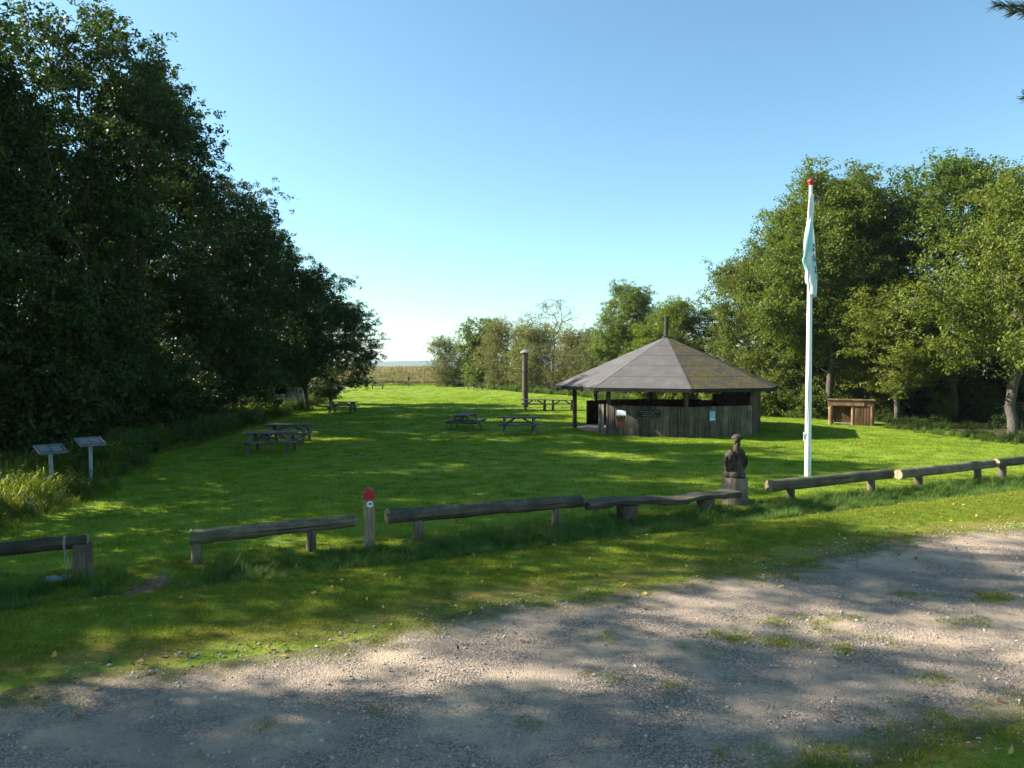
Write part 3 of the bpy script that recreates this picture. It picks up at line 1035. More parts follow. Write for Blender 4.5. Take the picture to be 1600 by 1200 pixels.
# slab bench running to the statue's stump
def slab_bench():
    a, c = Vector((1.47, 13.98, 0)), Vector((4.86, 15.32, 0))
    d = c - a; L = d.length
    root = thing('slab_bench', 'rustic half log bench with wavy bark edge beside the carved statue', 'bench', (a.x, a.y, 0), math.atan2(d.y, d.x))
    n = 26; vs = []; rnd = random.Random(4)
    for i in range(n + 1):
        u = i / n; x = L * u
        zt = .40 - .03 * u + .02 * math.sin(u * 9) - .018 * math.sin(u * 23 + 1)
        wf = .22 + .035 * math.sin(u * 11 + 1) + rnd.uniform(-.012, .012)
        wb = .20 + .03 * math.sin(u * 8)
        th = .14 + .035 * math.sin(u * 14 + .5) + rnd.uniform(-.01, .01)
        vs += [(x, -wf, zt - .012), (x, -wf * .3, zt + .004), (x, wb, zt), (x, wb * .9, zt - th * .6), (x, 0, zt - th), (x, -wf * .9, zt - th * .75)]
    fs = []
    for i in range(n):
        for k in range(6):
            k2 = (k + 1) % 6
            fs.append((i * 6 + k, i * 6 + k2, i * 6 + 6 + k2, i * 6 + 6 + k))
    fs += [tuple(range(6)), tuple(reversed(range(n * 6, n * 6 + 6)))]
    fs = [tuple(reversed(f)) for f in fs]
    MB().add(vs, fs).build('seat', 'log_dark', root, True)
    for u, w in ((.255, .22), (.78, .20)):
        q = a + d * u; zg = zfs(q.x, q.y)
        MB().tube([(L * u, 0, zg - .2), (L * u, 0, .1), (L * u, 0, .285)], [w * 1.05, w, w * .97], 14, wob=.05, seed=5).build('support', 'post_wood', root, True)
slab_bench()

# ------------------------------------------------------------------ carved bird of prey on a stump
def ellipsoid(c, r, rot=(0, 0, 0), n=14):
    m = MB(); rm = (Matrix.Rotation(rot[2], 3, 'Z') @ Matrix.Rotation(rot[1], 3, 'Y') @ Matrix.Rotation(rot[0], 3, 'X'))
    vs = [rm @ Vector((0, 0, -r[2]))]; fs = []
    for i in range(1, n):
        a = -math.pi / 2 + math.pi * i / n
        for k in range(n):
            b = 2 * math.pi * k / n
            vs.append(rm @ Vector((r[0] * math.cos(a) * math.cos(b), r[1] * math.cos(a) * math.sin(b), r[2] * math.sin(a))))
    vs.append(rm @ Vector((0, 0, r[2])))
    for k in range(n):
        fs.append((0, 1 + (k + 1) % n, 1 + k))
        for i in range(n - 2):
            fs.append((1 + i * n + k, 1 + i * n + (k + 1) % n, 1 + (i + 1) * n + (k + 1) % n, 1 + (i + 1) * n + k))
        fs.append((len(vs) - 1, 1 + (n - 2) * n + k, 1 + (n - 2) * n + (k + 1) % n))
    c = Vector(c)
    return [v + c for v in vs], fs
def build_statue():
    p = pixz(1148, 786)
    root = thing('carved_statue', 'dark carved wooden bird of prey perched on a pale stump', 'statue', (p.x, p.y, p.z), R(8))
    MB().tube([(0, 0, -.2), (0, 0, .06), (.0, 0, .2), (0, 0, .585)], [.345, .315, .285, .275], 22, wob=.025, seed=8).build('stump', 'stump', root, True)
    b = MB()
    for args in [((.01, .0, .88), (.115, .13, .30)),                     # body
                 ((.025, -.02, 1.14), (.072, .09, .25)),                # breast and long neck
                 ((.03, -.02, 1.33), (.060, .075, .12)),
                 ((.02, -.03, 1.475), (.098, .115, .092)),              # head
                 ((.0, -.075, 1.505), (.066, .075, .040)),               # brow
                 ((-.055, -.115, 1.435), (.040, .062, .040), (R(35), 0, 0)),   # hooked beak
                 ((-.075, -.145, 1.385), (.022, .028, .045), (R(20), 0, 0)),
                 ((-.135, -.03, 1.06), (.085, .125, .155), (0, R(14), 0)),     # wing shoulder
                 ((-.150, .0, .90), (.068, .12, .20), (0, R(4), 0)),
                 ((.150, .02, 1.08), (.055, .12, .15), (0, R(-8), 0)),
                 ((.120, .04, .92), (.060, .11, .20)),
                 ((-.08, -.09, .655), (.085, .12, .085)),               # feet
                 ((.08, -.09, .645), (.085, .11, .08)),
                 ((-.145, .02, .645), (.085, .12, .10)),                 # tail and rock edge
                 ((.14, .04, .645), (.085, .13, .085)),
                 ((0, .09, .67), (.17, .14, .11))]:
        b.add(*ellipsoid(*args))
    o = b.build('bird', 'statue', root)
    o.scale = (1.16, 1.16, 1.0)
    rm = o.modifiers.new('remesh', 'REMESH'); rm.mode = 'VOXEL'; rm.voxel_size = .016
    sm = o.modifiers.new('smooth', 'SMOOTH'); sm.iterations = 3; sm.factor = .5
    tx = bpy.data.textures.new('chisel', 'CLOUDS'); tx.noise_scale = .05
    dm = o.modifiers.new('chisel', 'DISPLACE'); dm.texture = tx; dm.strength = .03; dm.mid_level = .5
    o.data.shade_smooth()
    # carved flight feathers, each a raised ridge on the folded wings
    for s in (-1, 1):
        for k in range(4):
            x = s * (.215 - .006 * k) if s < 0 else .195 - .006 * k
            m = MB().tube([(x, -.10 + k * .05, 1.08 - .03 * k), (x + s * .012, -.08 + k * .055, .92), (x - s * .02, -.05 + k * .05, .74)], [.012, .022, .008], 6)
            m.v = [(vx * 1.16, vy * 1.16, vz) for vx, vy, vz in m.v]
            m.build('feather', 'statue', root, True)
    for s in (-1, 1):
        MB().add(*ellipsoid((.018 + s * .104, -.10, 1.475), (.016, .02, .018), n=8)).build('eye', 'black', root)
build_statue()

# ------------------------------------------------------------------ trail post
p = pixz(577, 855)
t = thing('trail_post', 'square wooden trail post with red painted top and white emblem disc', 'trail post', (p.x, p.y, p.z), R(14))
b = MB(); w = .088; ch = .02
sec = [(-w + ch, -w), (w - ch, -w), (w, -w + ch), (w, w - ch), (w - ch, w), (-w + ch, w), (-w, w - ch), (-w, -w + ch)]
b.add([(x, y, -.25) for x, y in sec] + [(x, y, .845) for x, y in sec], [(k, (k + 1) % 8, 8 + (k + 1) % 8, 8 + k) for k in range(8)] + [tuple(range(8, 16))])
b.build('shaft', 'trail_post', t)
b = MB(); s2 = 1.04
b.add([(x * s2, y * s2, .832) for x, y in sec] + [(x * s2, y * s2, .955) for x, y in sec] + [(x * .32, y * .32, 1.02) for x, y in sec],
      [(k, (k + 1) % 8, 8 + (k + 1) % 8, 8 + k) for k in range(8)] + [(8 + k, 8 + (k + 1) % 8, 16 + (k + 1) % 8, 16 + k) for k in range(8)] + [tuple(range(16, 24)), tuple(reversed(range(8)))])
b.build('red_top', 'red_paint', t, bevel=.006)
disc = MB().tube([(.01, -w - .001, .755), (.01, -w - .007, .755)], .056, 22).build('emblem_disc', 'white_disc', t)
def flat(poly, y0, y1):
    n = len(poly)
    return MB().add([(x, y0, z) for x, z in poly] + [(x, y1, z) for x, z in poly], [tuple(range(n)), tuple(reversed(range(n, 2 * n)))] + [(k, n + k, n + (k + 1) % n, (k + 1) % n) for k in range(n)])
poly = [(-.034, -.004), (-.026, .006), (-.012, .012), (.002, .02), (.018, .018), (.03, .006), (.032, -.008), (.024, -.006), (.018, -.016), (.012, -.006), (-.006, -.004), (-.012, -.014), (-.018, -.004)]
flat([(x + .012, z + .757) for x, z in poly], -w - .0095, -w - .0055).build('animal_mark', 'black', disc)

# ------------------------------------------------------------------ flagpole and flag
p = pixz(1262, 744)
fp = thing('flagpole', 'tall white flagpole with a red ball finial', 'flagpole', (p.x, p.y, p.z))
PH = 8.12
MB().tube([(0, 0, -.1), (0, 0, 1.2), (0, 0, 4), (0, 0, PH)], [.088, .085, .072, .045], 20).build('pole', 'white_paint', fp, True)
MB().add(*ellipsoid((0, 0, PH + .07), (.088, .088, .078), n=18)).build('finial', 'red_paint', fp, True)
MB().tube([(0, 0, PH - .03), (0, 0, PH + .02)], [.06, .07], 16).build('finial_collar', 'red_paint', fp, True)
m = MB().box((-.115, -.02, 1.12), (.05, .035, .16)); m.box((-.125, -.02, 1.12), (.03, .03, .24))
m.build('cleat', 'white_paint', fp, bevel=.008)
m = MB().tube([(-.10, -.05, 1.15), (-.075, -.07, 3.5), (-.055, -.055, PH - .1)], .006, 6)
m.build('halyard', 'rope', fp)
def build_flag():
    nv, nu = 64, 46
    z_top, z_bot = PH - .30, PH - 3.0
    me_v, cols = [], []
    def sm(a, b, x):
        q = min(1, max(0, (x - a) / (b - a))); return q * q * (3 - 2 * q)
    for i in range(nv + 1):
        v = i / nv                      # 0 top 1 bottom
        z = z_top + (z_bot - z_top) * v
        left = .035 + .14 * sm(.0, .62, v) * (1 - sm(.64, .80, v)) + .07 * sm(.6, .7, v) * (1 - sm(.88, .93, v))
        right = .035 + .13 * sm(.15, 1.0, v)
        for j in range(nu + 1):
            u = j / nu
            # hung cloth: folded back and forth from the hoist (u=0) round the pole
            ph = u * 3.0
            k = int(min(ph, 2.999)); f = ph - k
            if k == 0:   x, y = -.05 - left * f, -.085 - .03 * math.sin(f * 3.1)
            elif k == 1: x, y = -.05 - left + (left + .05 + right) * f, -.10 - .05 * math.sin(f * 3.1) * (1 if f < .5 else .7)
            else:        x, y = right - (right - .06) * f, -.10 + .16 * math.sin(f * 1.57)
            x += .012 * math.sin(v * 17 + u * 9)
            y += .018 * math.sin(v * 11 + u * 14)
            zz = z - (.18 * u if v > .85 else 0) * sm(.85, 1, v)
            me_v.append((x, y, zz))
    fs = []
    for i in range(nv):
        for j in range(nu):
            a = i * (nu + 1) + j
            fs.append((a, a + 1, a + nu + 2, a + nu + 1))
            u, v = (j + .5) / nu, (i + .5) / nv
            c = 0.0
            if .28 < v < .60 and .40 < u < .60: c = .5
            if .58 < v < .78 and .1 < u < .42: c = .5
            if v > .62 and u > .55: c = .35
            if u > .56 and (int(v * 26) % 3 != 0) and .48 < v < .86 and (int(u * 60 + v * 40) % 3 != 0) and .59 < u < .66: c = 1.0
            if .60 < v < .64 and .2 < u < .3: c = 1.0
            cols.append(c)
    me = bpy.data.meshes.new('flag'); me.from_pydata(me_v, [], fs)
    a = me.attributes.new('tone', 'FLOAT', 'FACE'); a.data.foreach_set('value', np.array(cols, np.float32))
    mt, nt, out = newmat('flag_cloth')
    tn = attr(nt, 'tone')
    c = mixc(nt, ramp(nt, tn, 0, .5), (.74, .79, .82), (.42, .70, .76))
    c = mixc(nt, ramp(nt, tn, .6, 1.0), c, (.06, .11, .16))
    pr = principled(nt, None, c, .7, spec=.1)
    tr = nt.nodes.new('ShaderNodeBsdfTranslucent'); nt.links.new(c, tr.inputs[0])
    mx = nt.nodes.new('ShaderNodeMixShader'); mx.inputs[0].default_value = .35
    nt.links.new(pr.outputs[0], mx.inputs[1]); nt.links.new(tr.outputs[0], mx.inputs[2]); nt.links.new(mx.outputs[0], out.inputs[0])
    me.materials.append(mt); me.shade_smooth()
    o = meshobj('flag', me)
    o.location = (p.x, p.y, p.z)
    s = o.modifiers.new('thick', 'SOLIDIFY'); s.thickness = .003
    tag(o, 'limp white and turquoise flag with dark marks hanging down the flagpole', 'flag')
build_flag()

# ------------------------------------------------------------------ information boards, marker, sheet
def info_board(px, py, ztop, rz, label, w=.64, d=.70):
    q = pix(px, py); z0 = zfs(q.x, q.y)
    t = thing('information_board', label, 'information board', (q.x, q.y, z0), rz, 'sloping information boards by the bank')
    MB().box((0, 0, ztop / 2 - .1), (.085, .085, ztop + .16)).build('post', 'galv', t, bevel=.006)
    rot = Matrix.Rotation(R(13), 3, 'X')
    c = Vector((0, 0, ztop + .02))
    MB().box(c, (w, d, .03), rot).build('plate', 'grey_plate', t, bevel=.004)
    m = MB()
    for x, y, sx, sy in ((0, d / 2 - .015, w, .03), (0, -d / 2 + .015, w, .03), (-w / 2 + .015, 0, .03, d - .06), (w / 2 - .015, 0, .03, d - .06)):
        m.box(c + rot @ Vector((x, y, .022)), (sx, sy, .016), rot)
    m.build('frame', 'galv', t)
    for x, y, sx, sy in ((-w * .22, .04, w * .36, d * .62), (w * .2, .1, w * .34, d * .34), (w * .2, -.12, w * .34, d * .22)):
        MB().box(c + rot @ Vector((x, y, .018)), (sx, sy, .004), rot).build('print_panel', 'pale_print', t)
info_board(80, 757, .92, R(46), 'sloping information board among sunlit tall weeds beside the bank')
info_board(142, 747, .99, R(44), 'sloping information board standing in shade behind the other one')

q = pixz(284, 680)
t = thing('marker_post', 'short post with small white cap in the shade of the trees', 'marker post', q)
MB().tube([(0, 0, -.1), (0, 0, .52)], .045, 10).build('post', 'post_wood', t, True)
MB().tube([(0, 0, .45), (0, 0, .60), (0, 0, .72)], [.14, .14, .06], 10).build('cap', 'paper', t)

q = pixz(90, 922); q.z += .07
b = MB(); n = 8
vs = []
for i in range(n + 1):
    for j in range(4):
        vs.append((-.19 + .38 * i / n, -.07 + .14 * j / 3, .04 + .12 * j / 3 + .012 * math.sin(i * 1.9 + j)))
fs = [(i * 4 + j, i * 4 + 4 + j, i * 4 + 5 + j, i * 4 + 1 + j) for i in range(n) for j in range(3)]
o = b.add(vs, fs).build('discarded_sheet', 'sheet_blue', None, True)
o.location = q; o.rotation_euler = (0, 0, R(14)); o.scale = (.85, .85, .8)
o.modifiers.new('thick', 'SOLIDIFY').thickness = .004
tag(o, 'crumpled pale blue sheet lying in the grass by the wired barrier', 'sheet')

# ------------------------------------------------------------------ tall capped pole
q = pixz(820.5, 636.5)
t = thing('capped_pole', 'tall thick brown pole with a conical metal cap behind the picnic tables', 'pole', q)
MB().tube([(0, 0, -.1), (.01, 0, 1.5), (0, 0, 4.05)], [.235, .22, .20], 18, wob=.02, seed=4).build('shaft', 'tall_pole', t, True)
MB().tube([(0, 0, 4.03), (0, 0, 4.07), (0, 0, 4.30)], [.36, .36, .03], 20).build('cap', 'cap_metal', t, True)
for z in (1.2, 2.6):
    MB().tube([(0, 0, z), (0, 0, z + .05)], .228 if z < 2 else .218, 18).build('band', 'dark_metal', t, True)

# ------------------------------------------------------------------ timber bin shelter
q = pixz(1318, 663)
t = thing('bin_shelter', 'orange brown timber bin shelter, open front half and slatted half', 'bin shelter', (q.x, q.y, q.z), R(-24))
H0 = 1.28
for x, y in ((-.62, -.45), (.42, -.45), (1.30, -.45), (-.62, .6), (1.30, .6)):
    MB().tube([(x, y, -.1), (x, y, H0 - .28)], .12 if x < 0 else .085, 12, wob=.04, seed=int(x * 9)).build('post', 'orange_wood', t, True)
for y in (-.53, .68):
    MB().box((.1 if y < 0 else .35, y, H0 - .14), (1.7 if y < 0 else 2.2, .06, .27)).build('fascia_board', 'orange_wood', t, bevel=.008)
MB().box((1.17, -.50, H0 - .15), (.42, .05, .25)).build('fascia_board', 'brown_slat', t)
MB().box((-.76, .08, H0 - .14), (.06, 1.15, .25)).build('fascia_board', 'orange_wood', t)
MB().box((1.42, .08, H0 - .14), (.06, 1.15, .25)).build('fascia_board', 'brown_slat', t)
for i in range(8):
    MB().box((-.66 + i * .285, .08, H0 + .02), (.27, 1.36, .035), None, .003).build('roof_board', 'brown_slat', t)
for i in range(6):
    MB().box((.58 + i * .135, -.50, (H0 - .3) / 2 + .03), (.115, .028, H0 - .32), None, .003).build('slat', 'brown_slat', t)
for i in range(7):
    MB().box((1.40, -.38 + i * .16, (H0 - .3) / 2 + .03), (.028, .14, H0 - .32), None, .003).build('slat', 'brown_slat', t)
for i in range(13):
    MB().box((-.55 + i * .155, .62, (H0 - .3) / 2 + .03), (.14, .028, H0 - .32), None, .003).build('slat', 'brown_slat', t)
MB().box((-.05, -.2, .06), (.8, .5, .05)).build('threshold', 'plank_pale', t)

# ------------------------------------------------------------------ white boarded hut at the trees
q = pix(446, 635); q.z = zfs(q.x, q.y)
t = thing('white_hut', 'small white boarded hut with a dark opening and low deck under the trees', 'hut', (q.x, q.y + .8, q.z), R(3))
W, D, HH = 2.4, 1.8, 1.75
ox = -.45
for i in range(3):
    MB().box((ox - W / 2 + .15 + i * .29, -D / 2, .42 + .72), (.27, .04, 1.5), None, .003).build('board', 'white_board', t)
for i in range(3):
    MB().box((ox - .18 + i * .27, -D / 2, .42 + .24), (.25, .04, .52), None, .003).build('board', 'white_board', t)
for i in range(3):
    MB().box((ox + .72 + i * .29, -D / 2, .42 + .62), (.27, .04, 1.25), None, .003).build('board', 'white_board', t)
for s in (-1, 1):
    for i in range(6):
        MB().box((ox + s * W / 2 + .1, -D / 2 + .18 + i * .3, .42 + .7), (.04, .28, 1.45), None, .003).build('board', 'white_board', t)
MB().box((ox, D / 2, .42 + .7), (W, .05, 1.5)).build('back_wall', 'beam', t)
MB().box((ox, 0, .42 + HH - .22), (W + .5, D + .5, .08), Matrix.Rotation(R(6), 3, 'X')).build('roof', 'felt', t)
for i in range(4):
    MB().box((ox + .55, -D / 2 - .30 - i * .2, .38), (2.9, .18, .05), None, .003).build('deck_board', 'table_wood', t)
for x in (-1.0, .4, 1.8):
    MB().box((x, -D / 2 - .6, .12), (.1, .5, .44)).build('deck_support', 'beam', t)
MB().box((ox, 0, .33), (W, D, .1)).build('floor', 'beam', t)
MB().beam((1.55, -D / 2 - .4, .40), (1.62, -D / 2 - .4, 1.7), .07, .07, up=(1, 0, 0)).build('porch_post', 'leg_wood', t)
MB().beam((1.62, -D / 2 - .4, 1.0), (1.9, -D / 2 - .4, 1.65), .06, .06, up=(0, 1, 0)).build('porch_brace', 'leg_wood', t)

# far frames at the reed edge
q = pixz(590, 601)
t = thing('goal_frame', 'pale green tubular frame standing at the edge of the reeds', 'frame', q, R(4))
for x in (-2.2, .6, 1.5):
    MB().tube([(x, 0, 0), (x, 0, .95)], .045, 8).build('upright', 'goal', t)
MB().tube([(-2.25, 0, .95), (1.55, 0, .95)], .045, 8).build('crossbar', 'goal', t)
MB().tube([(1.5, 0, .95), (1.5, 1.0, 0)], .035, 8).build('stay', 'goal', t)
MB().tube([(-2.2, 0, .95), (-2.2, 1.0, 0)], .035, 8).build('stay', 'goal', t)
q = pixz(639, 605)
t = thing('signpost', 'dark slim signpost on the lawn just before the reeds', 'signpost', q)
MB().tube([(0, 0, -.1), (0, 0, 1.5)], .06, 8).build('post', 'post_wood', t)
MB().box((0, -.08, 1.2), (.34, .03, .5)).build('plate', 'grey_plate', t)
MB().beam((.04, 0, .1), (.32, 0, .7), .05, .05, up=(0, 1, 0)).build('brace', 'post_wood', t)

# ------------------------------------------------------------------ trees
def grow(seed, h, cb, rad, ntip, trunk_top=.72, nlobe=13, lean=0.0, wander=.25, flat_top=.0, lobe_r=.42, stray=.10):
    """skeleton reaching for points in a lumpy crown; returns nodes, parents, tips"""
    rng = np.random.default_rng(seed)
    th = h * trunk_top
    nt = max(4, int(th / .5))
    nodes = [np.array([0., 0., -.3])]; par = [-1]
    ld = rng.uniform(0, 2 * np.pi)
    off = np.zeros(2)
    for i in range(1, nt + 1):
        off = off + rng.normal(0, wander * .12, 2) + lean * np.array([math.cos(ld), math.sin(ld)]) * .5 / 3
        nodes.append(np.array([off[0], off[1], th * i / nt])); par.append(i - 1)
    lobes = []
    for k in range(nlobe):
        u = (k + .5) / nlobe
        prof = math.sin(math.pi * (.12 + .80 * u)) ** .75
        a = k * 2.399 + rng.normal(0, .5)
        rr = rad * prof * rng.uniform(.35, .72)
        zc = cb + (h - cb) * (u * .92 + .02)
        lobes.append((rr * math.cos(a) + off[0] * u, rr * math.sin(a) + off[1] * u, zc, rad * lobe_r * rng.uniform(.7, 1.25)))
    tips = []
    while len(tips) < ntip:
        L = lobes[rng.integers(nlobe)]
        d = rng.normal(0, 1, 3); d /= np.linalg.norm(d)
        r = L[3] * rng.uniform() ** .42
        if rng.uniform() < stray:
            r = L[3] * rng.uniform(1.0, 1.35)
        p = np.array([L[0], L[1], L[2]]) + d * r * np.array([1, 1, .85])
        if p[2] < cb * .75 or p[2] > h:
            continue
        tips.append(p)
    tips = np.array(tips)
    order = np.argsort(np.hypot(tips[:, 0], tips[:, 1]) + .3 * np.abs(tips[:, 2] - h * .5))
    arr = np.zeros((len(nodes) + ntip * 14, 3)); n = len(nodes)
    arr[:n] = nodes
    tipidx = []
    for ti in order:
        t = tips[ti]
        c = arr[:n]
        dv = t - c
        dist = np.linalg.norm(dv, axis=1)
        hd = np.hypot(dv[:, 0], dv[:, 1])
        cost = dist + 1.5 * np.maximum(0, c[:, 2] - (t[2] - .35 * hd)) + (c[:, 2] < min(cb * .7, 1.8)) * 3
        b = int(np.argmin(cost))
        L = dist[b]
        ns = max(1, min(10, int(L / .55)))
        prev = b; p0 = c[b].copy()
        for s in range(1, ns + 1):
            u = s / ns
            q = p0 + (t - p0) * u + np.array([0, 0, .10 * L * math.sin(math.pi * u)])
            if s < ns:
                q = q + rng.normal(0, .05 * min(L, 2), 3)
            arr[n] = q; par.append(prev); prev = n; n += 1
        tipidx.append(prev)
    return arr[:n], np.array(par), np.array(tipidx)

def tubes(nodes, par, tipidx, rtip=.010, power=.46, rmax=None):
    n = len(nodes)
    cnt = np.zeros(n); cnt[tipidx] += 1
    for i in range(n - 1, 0, -1):
        cnt[par[i]] += cnt[i]
    cnt = np.maximum(cnt, 1)
    rad = rtip * cnt ** power
    # flare at the foot
    V, Fq = [], []
    for big, k in ((True, 8), (False, 4)):
        ids = np.array([i for i in range(1, n) if (rad[i] > .05) == big])
        if not len(ids):
            continue
        a, b = nodes[par[ids]], nodes[ids]
        ra, rb = np.minimum(rad[par[ids]], rad[ids] * 1.35), rad[ids]
        foot = a[:, 2] < 0
        ra = np.where(foot, rb * 1.5, ra)
        d = b - a; d /= np.linalg.norm(d, axis=1)[:, None] + 1e-9
        ref = np.where((np.abs(d[:, 2]) < .8)[:, None], np.array([0, 0, 1.]), np.array([1., 0, 0]))
        x = np.cross(ref, d); x /= np.linalg.norm(x, axis=1)[:, None] + 1e-9
        y = np.cross(d, x)
        b = b + d * (rb * .3)[:, None]
        an = np.arange(k) * 2 * np.pi / k
        ca, sa = np.cos(an), np.sin(an)
        ring = x[:, None, :] * ca[None, :, None] + y[:, None, :] * sa[None, :, None]
        va = a[:, None, :] + ring * ra[:, None, None]
        vb = b[:, None, :] + ring * rb[:, None, None]
        o = sum(len(v) for v in V)
        vv = np.concatenate([va, vb], 1).reshape(-1, 3)
        base = (np.arange(len(ids)) * 2 * k)[:, None] + o
        kk = np.arange(k); k2 = (kk + 1) % k
        f = np.stack([base + kk, base + k2, base + k + k2, base + k + kk], -1).reshape(-1)
        V.append(vv); Fq.append(f)
    return np.concatenate(V), np.concatenate(Fq)

def leaves(nodes, par, tipidx, seed, per_tip, size, sig=.40, sub=9, subsig=.13, aspect=.62, up=.6, slender=1.0):
    rng = np.random.default_rng(seed + 99)
    T = nodes[tipidx]
    Pn = nodes[par[tipidx]]
    nt = len(T)
    # sprays along the last stretch of every twig
    u = rng.uniform(-.35, 1.1, (nt, sub, 1))
    cen = Pn[:, None, :] + (T - Pn)[:, None, :] * u + rng.normal(0, sig, (nt, sub, 3)) * np.array([1, 1, .7])
    k = max(1, per_tip // sub)
    pos = cen[:, :, None, :] + rng.normal(0, subsig, (nt, sub, k, 3)) * np.array([1, 1, .75])
    spray = np.repeat(rng.uniform(0, 1, (nt, sub, 1)), k, 2).reshape(-1)
    pos = pos.reshape(-1, 3)
    n = len(pos)
    ctr = nodes[:, :].mean(0)
    outw = pos - ctr; outw /= np.linalg.norm(outw, axis=1)[:, None] + 1e-6
    nrm = rng.normal(0, .75, (n, 3)) + np.array([0, 0, up]) + outw * .35
    nrm /= np.linalg.norm(nrm, axis=1)[:, None]
    d = np.cross(nrm, rng.normal(0, 1, (n, 3))); d /= np.linalg.norm(d, axis=1)[:, None] + 1e-6
    s = np.cross(nrm, d)
    L = (size * rng.uniform(.5, 1.4, n))[:, None]
    w = L * aspect * .5 * slender
    droop = np.array([0, 0, -1.0]) * L * .18
    v = np.stack([pos, pos + d * L * .45 - s * w + nrm * L * .06, pos + d * L + droop, pos + d * L * .45 + s * w + nrm * L * .06], 1).reshape(-1, 3)
    rnd = np.clip(rng.uniform(0, 1, n) * .55 + spray * .45 + rng.normal(0, .05, n), 0, 1)
    return v, np.arange(n * 4), rnd

def tree_proto(seed, name, label, h, cb, rad, ntip, per_tip, leaf, lm, bark='bark', grp=None, cat='tree', rtip=.011, lv=None, **kw):
    nodes, par, tips = grow(seed, h, cb, rad, ntip, **kw)
    root = thing(name, label, cat, group=grp)
    v, f = tubes(nodes, par, tips, rtip)
    me = np_mesh('trunk', v, f, 4, bark); me.shade_smooth()
    meshobj('trunk', me, root)
    v, f, r = leaves(nodes, par, tips, seed, per_tip, leaf, **(lv or {}))
    meshobj('crown', np_mesh('crown', v, f, 4, lm, r), root)
    return root

def place(protos, spots, group):
    """spots: x, y, height, rz, proto key, label and optionally a width factor"""
    used = set()
    for (x, y, h, rz, key, label, *wf) in spots:
        p, h0 = protos[key]
        s = h / h0
        w = s * (wf[0] if wf else 1.0)
        if key not in used:
            used.add(key); o = p
            o.rotation_euler = (0, 0, rz); o.scale = (w, w, s)
        else:
            o = dup(p, (0, 0, 0), rz, (w, w, s))
        o.location = (x, y, zfs(x, y) - .05)
        o['label'] = label; o['group'] = group

# the tall shady row
LT = 'alder'
PR = {
    'a': (tree_proto(101, 'alder_tree', LT, 16, 1.2, 4.6, 430, 252, .135, 'leaf_alder', wander=.3, nlobe=16, lobe_r=.40, lv=dict(subsig=.105)), 16),
    'b': (tree_proto(102, 'alder_tree', LT, 16, .9, 4.5, 420, 252, .135, 'leaf_alder', nlobe=18, wander=.4, lobe_r=.40, lv=dict(subsig=.105)), 16),
    'c': (tree_proto(103, 'alder_tree', LT, 16, 1.6, 4.8, 420, 243, .135, 'leaf_alder', nlobe=15, stray=.2, lv=dict(subsig=.105)), 16),
    'n': (tree_proto(104, 'alder_tree', LT, 16, 4.0, 5.0, 270, 189, .14, 'leaf_alder', nlobe=10, stray=.18, lobe_r=.34), 16),
    'h': (tree_proto(105, 'alder_tree', LT, 12, 2.6, 4.8, 380, 243, .135, 'leaf_alder', nlobe=16, wander=.5, stray=.15, lobe_r=.38, lv=dict(subsig=.105)), 12),
}
LS = 'tall alder with an open crown standing where the track leaves the row'
LB2 = 'alder rising behind the dense shady row, only its top showing'
spots = [
    (-16.3, 20.5, 13.6, .3, 'c', 'tall dark alder right behind the sloping information boards'),
    (-15.4, 25.6, 16.2, 1.9, 'a', 'tallest dark alder of the row, beside the twin picnic tables'),
    (-15.9, 30.8, 15.8, 4.1, 'b', 'tall dark alder beside the white capped marker post'),
    (-16.0, 36.0, 13.9, 2.2, 'c', 'dark alder in the row between the marker post and the white hut'),
    (-16.0, 41.0, 12.8, .9, 'a', 'dark alder in the row closest to the lone shaded picnic table', 1.1),
    (-16.2, 46.0, 11.8, 5.0, 'h', 'middling dark alder just before the white hut', 1.0),
    (-14.7, 51.0, 10.4, 3.3, 'h', 'spreading alder hanging over the white hut', 1.05),
    (-14.4, 56.5, 8.8, 1.2, 'c', 'lowest alder ending the shady row, branches reaching towards the reeds', 1.5),
    (-21.5, 29.0, 15.6, 2.0, 'b', LB2), (-21.0, 38.5, 14.4, 5.2, 'b', LB2), (-21.5, 51.0, 11.5, 2.9, 'b', LB2),
    (-15.6, 15.2, 15.5, .9, 'n', LS), (-21.5, 10.5, 16.5, 3.5, 'n', LS), (-15.8, 8.2, 15.0, 5.3, 'n', LS), (-21.5, 22.5, 16.5, 1.4, 'n', LS),
    (-13.6, 3.2, 14.0, 2.3, 'n', LS),
]
place(PR, spots, 'alders in the shady row')

# sunlit oaks and maples across the lawn
RT = 'oak'
RP = {
    'a': (tree_proto(201, 'oak_tree', RT, 14, 3.4, 5.2, 430, 216, .14, 'leaf_oak', nlobe=18, wander=.5, lobe_r=.36, stray=.09), 14),
    'b': (tree_proto(202, 'oak_tree', RT, 14, 2.6, 5.1, 430, 216, .14, 'leaf_oak', nlobe=17, wander=.4, lobe_r=.38), 14),
    'g': (tree_proto(204, 'oak_tree', RT, 13, .5, 4.8, 400, 198, .14, 'leaf_oak', nlobe=17, wander=.4, lobe_r=.38), 13),
    'c': (tree_proto(203, 'oak_tree', RT, 12, 4.2, 5.2, 270, 180, .14, 'leaf_oak', nlobe=12, wander=.45, lean=.32, lobe_r=.36, stray=.2, rtip=.016), 12),
}
RF = 'sunlit oak set back in the belt, filling in behind the front trees'
RB = 'sunlit oak seen over the shelter roof'
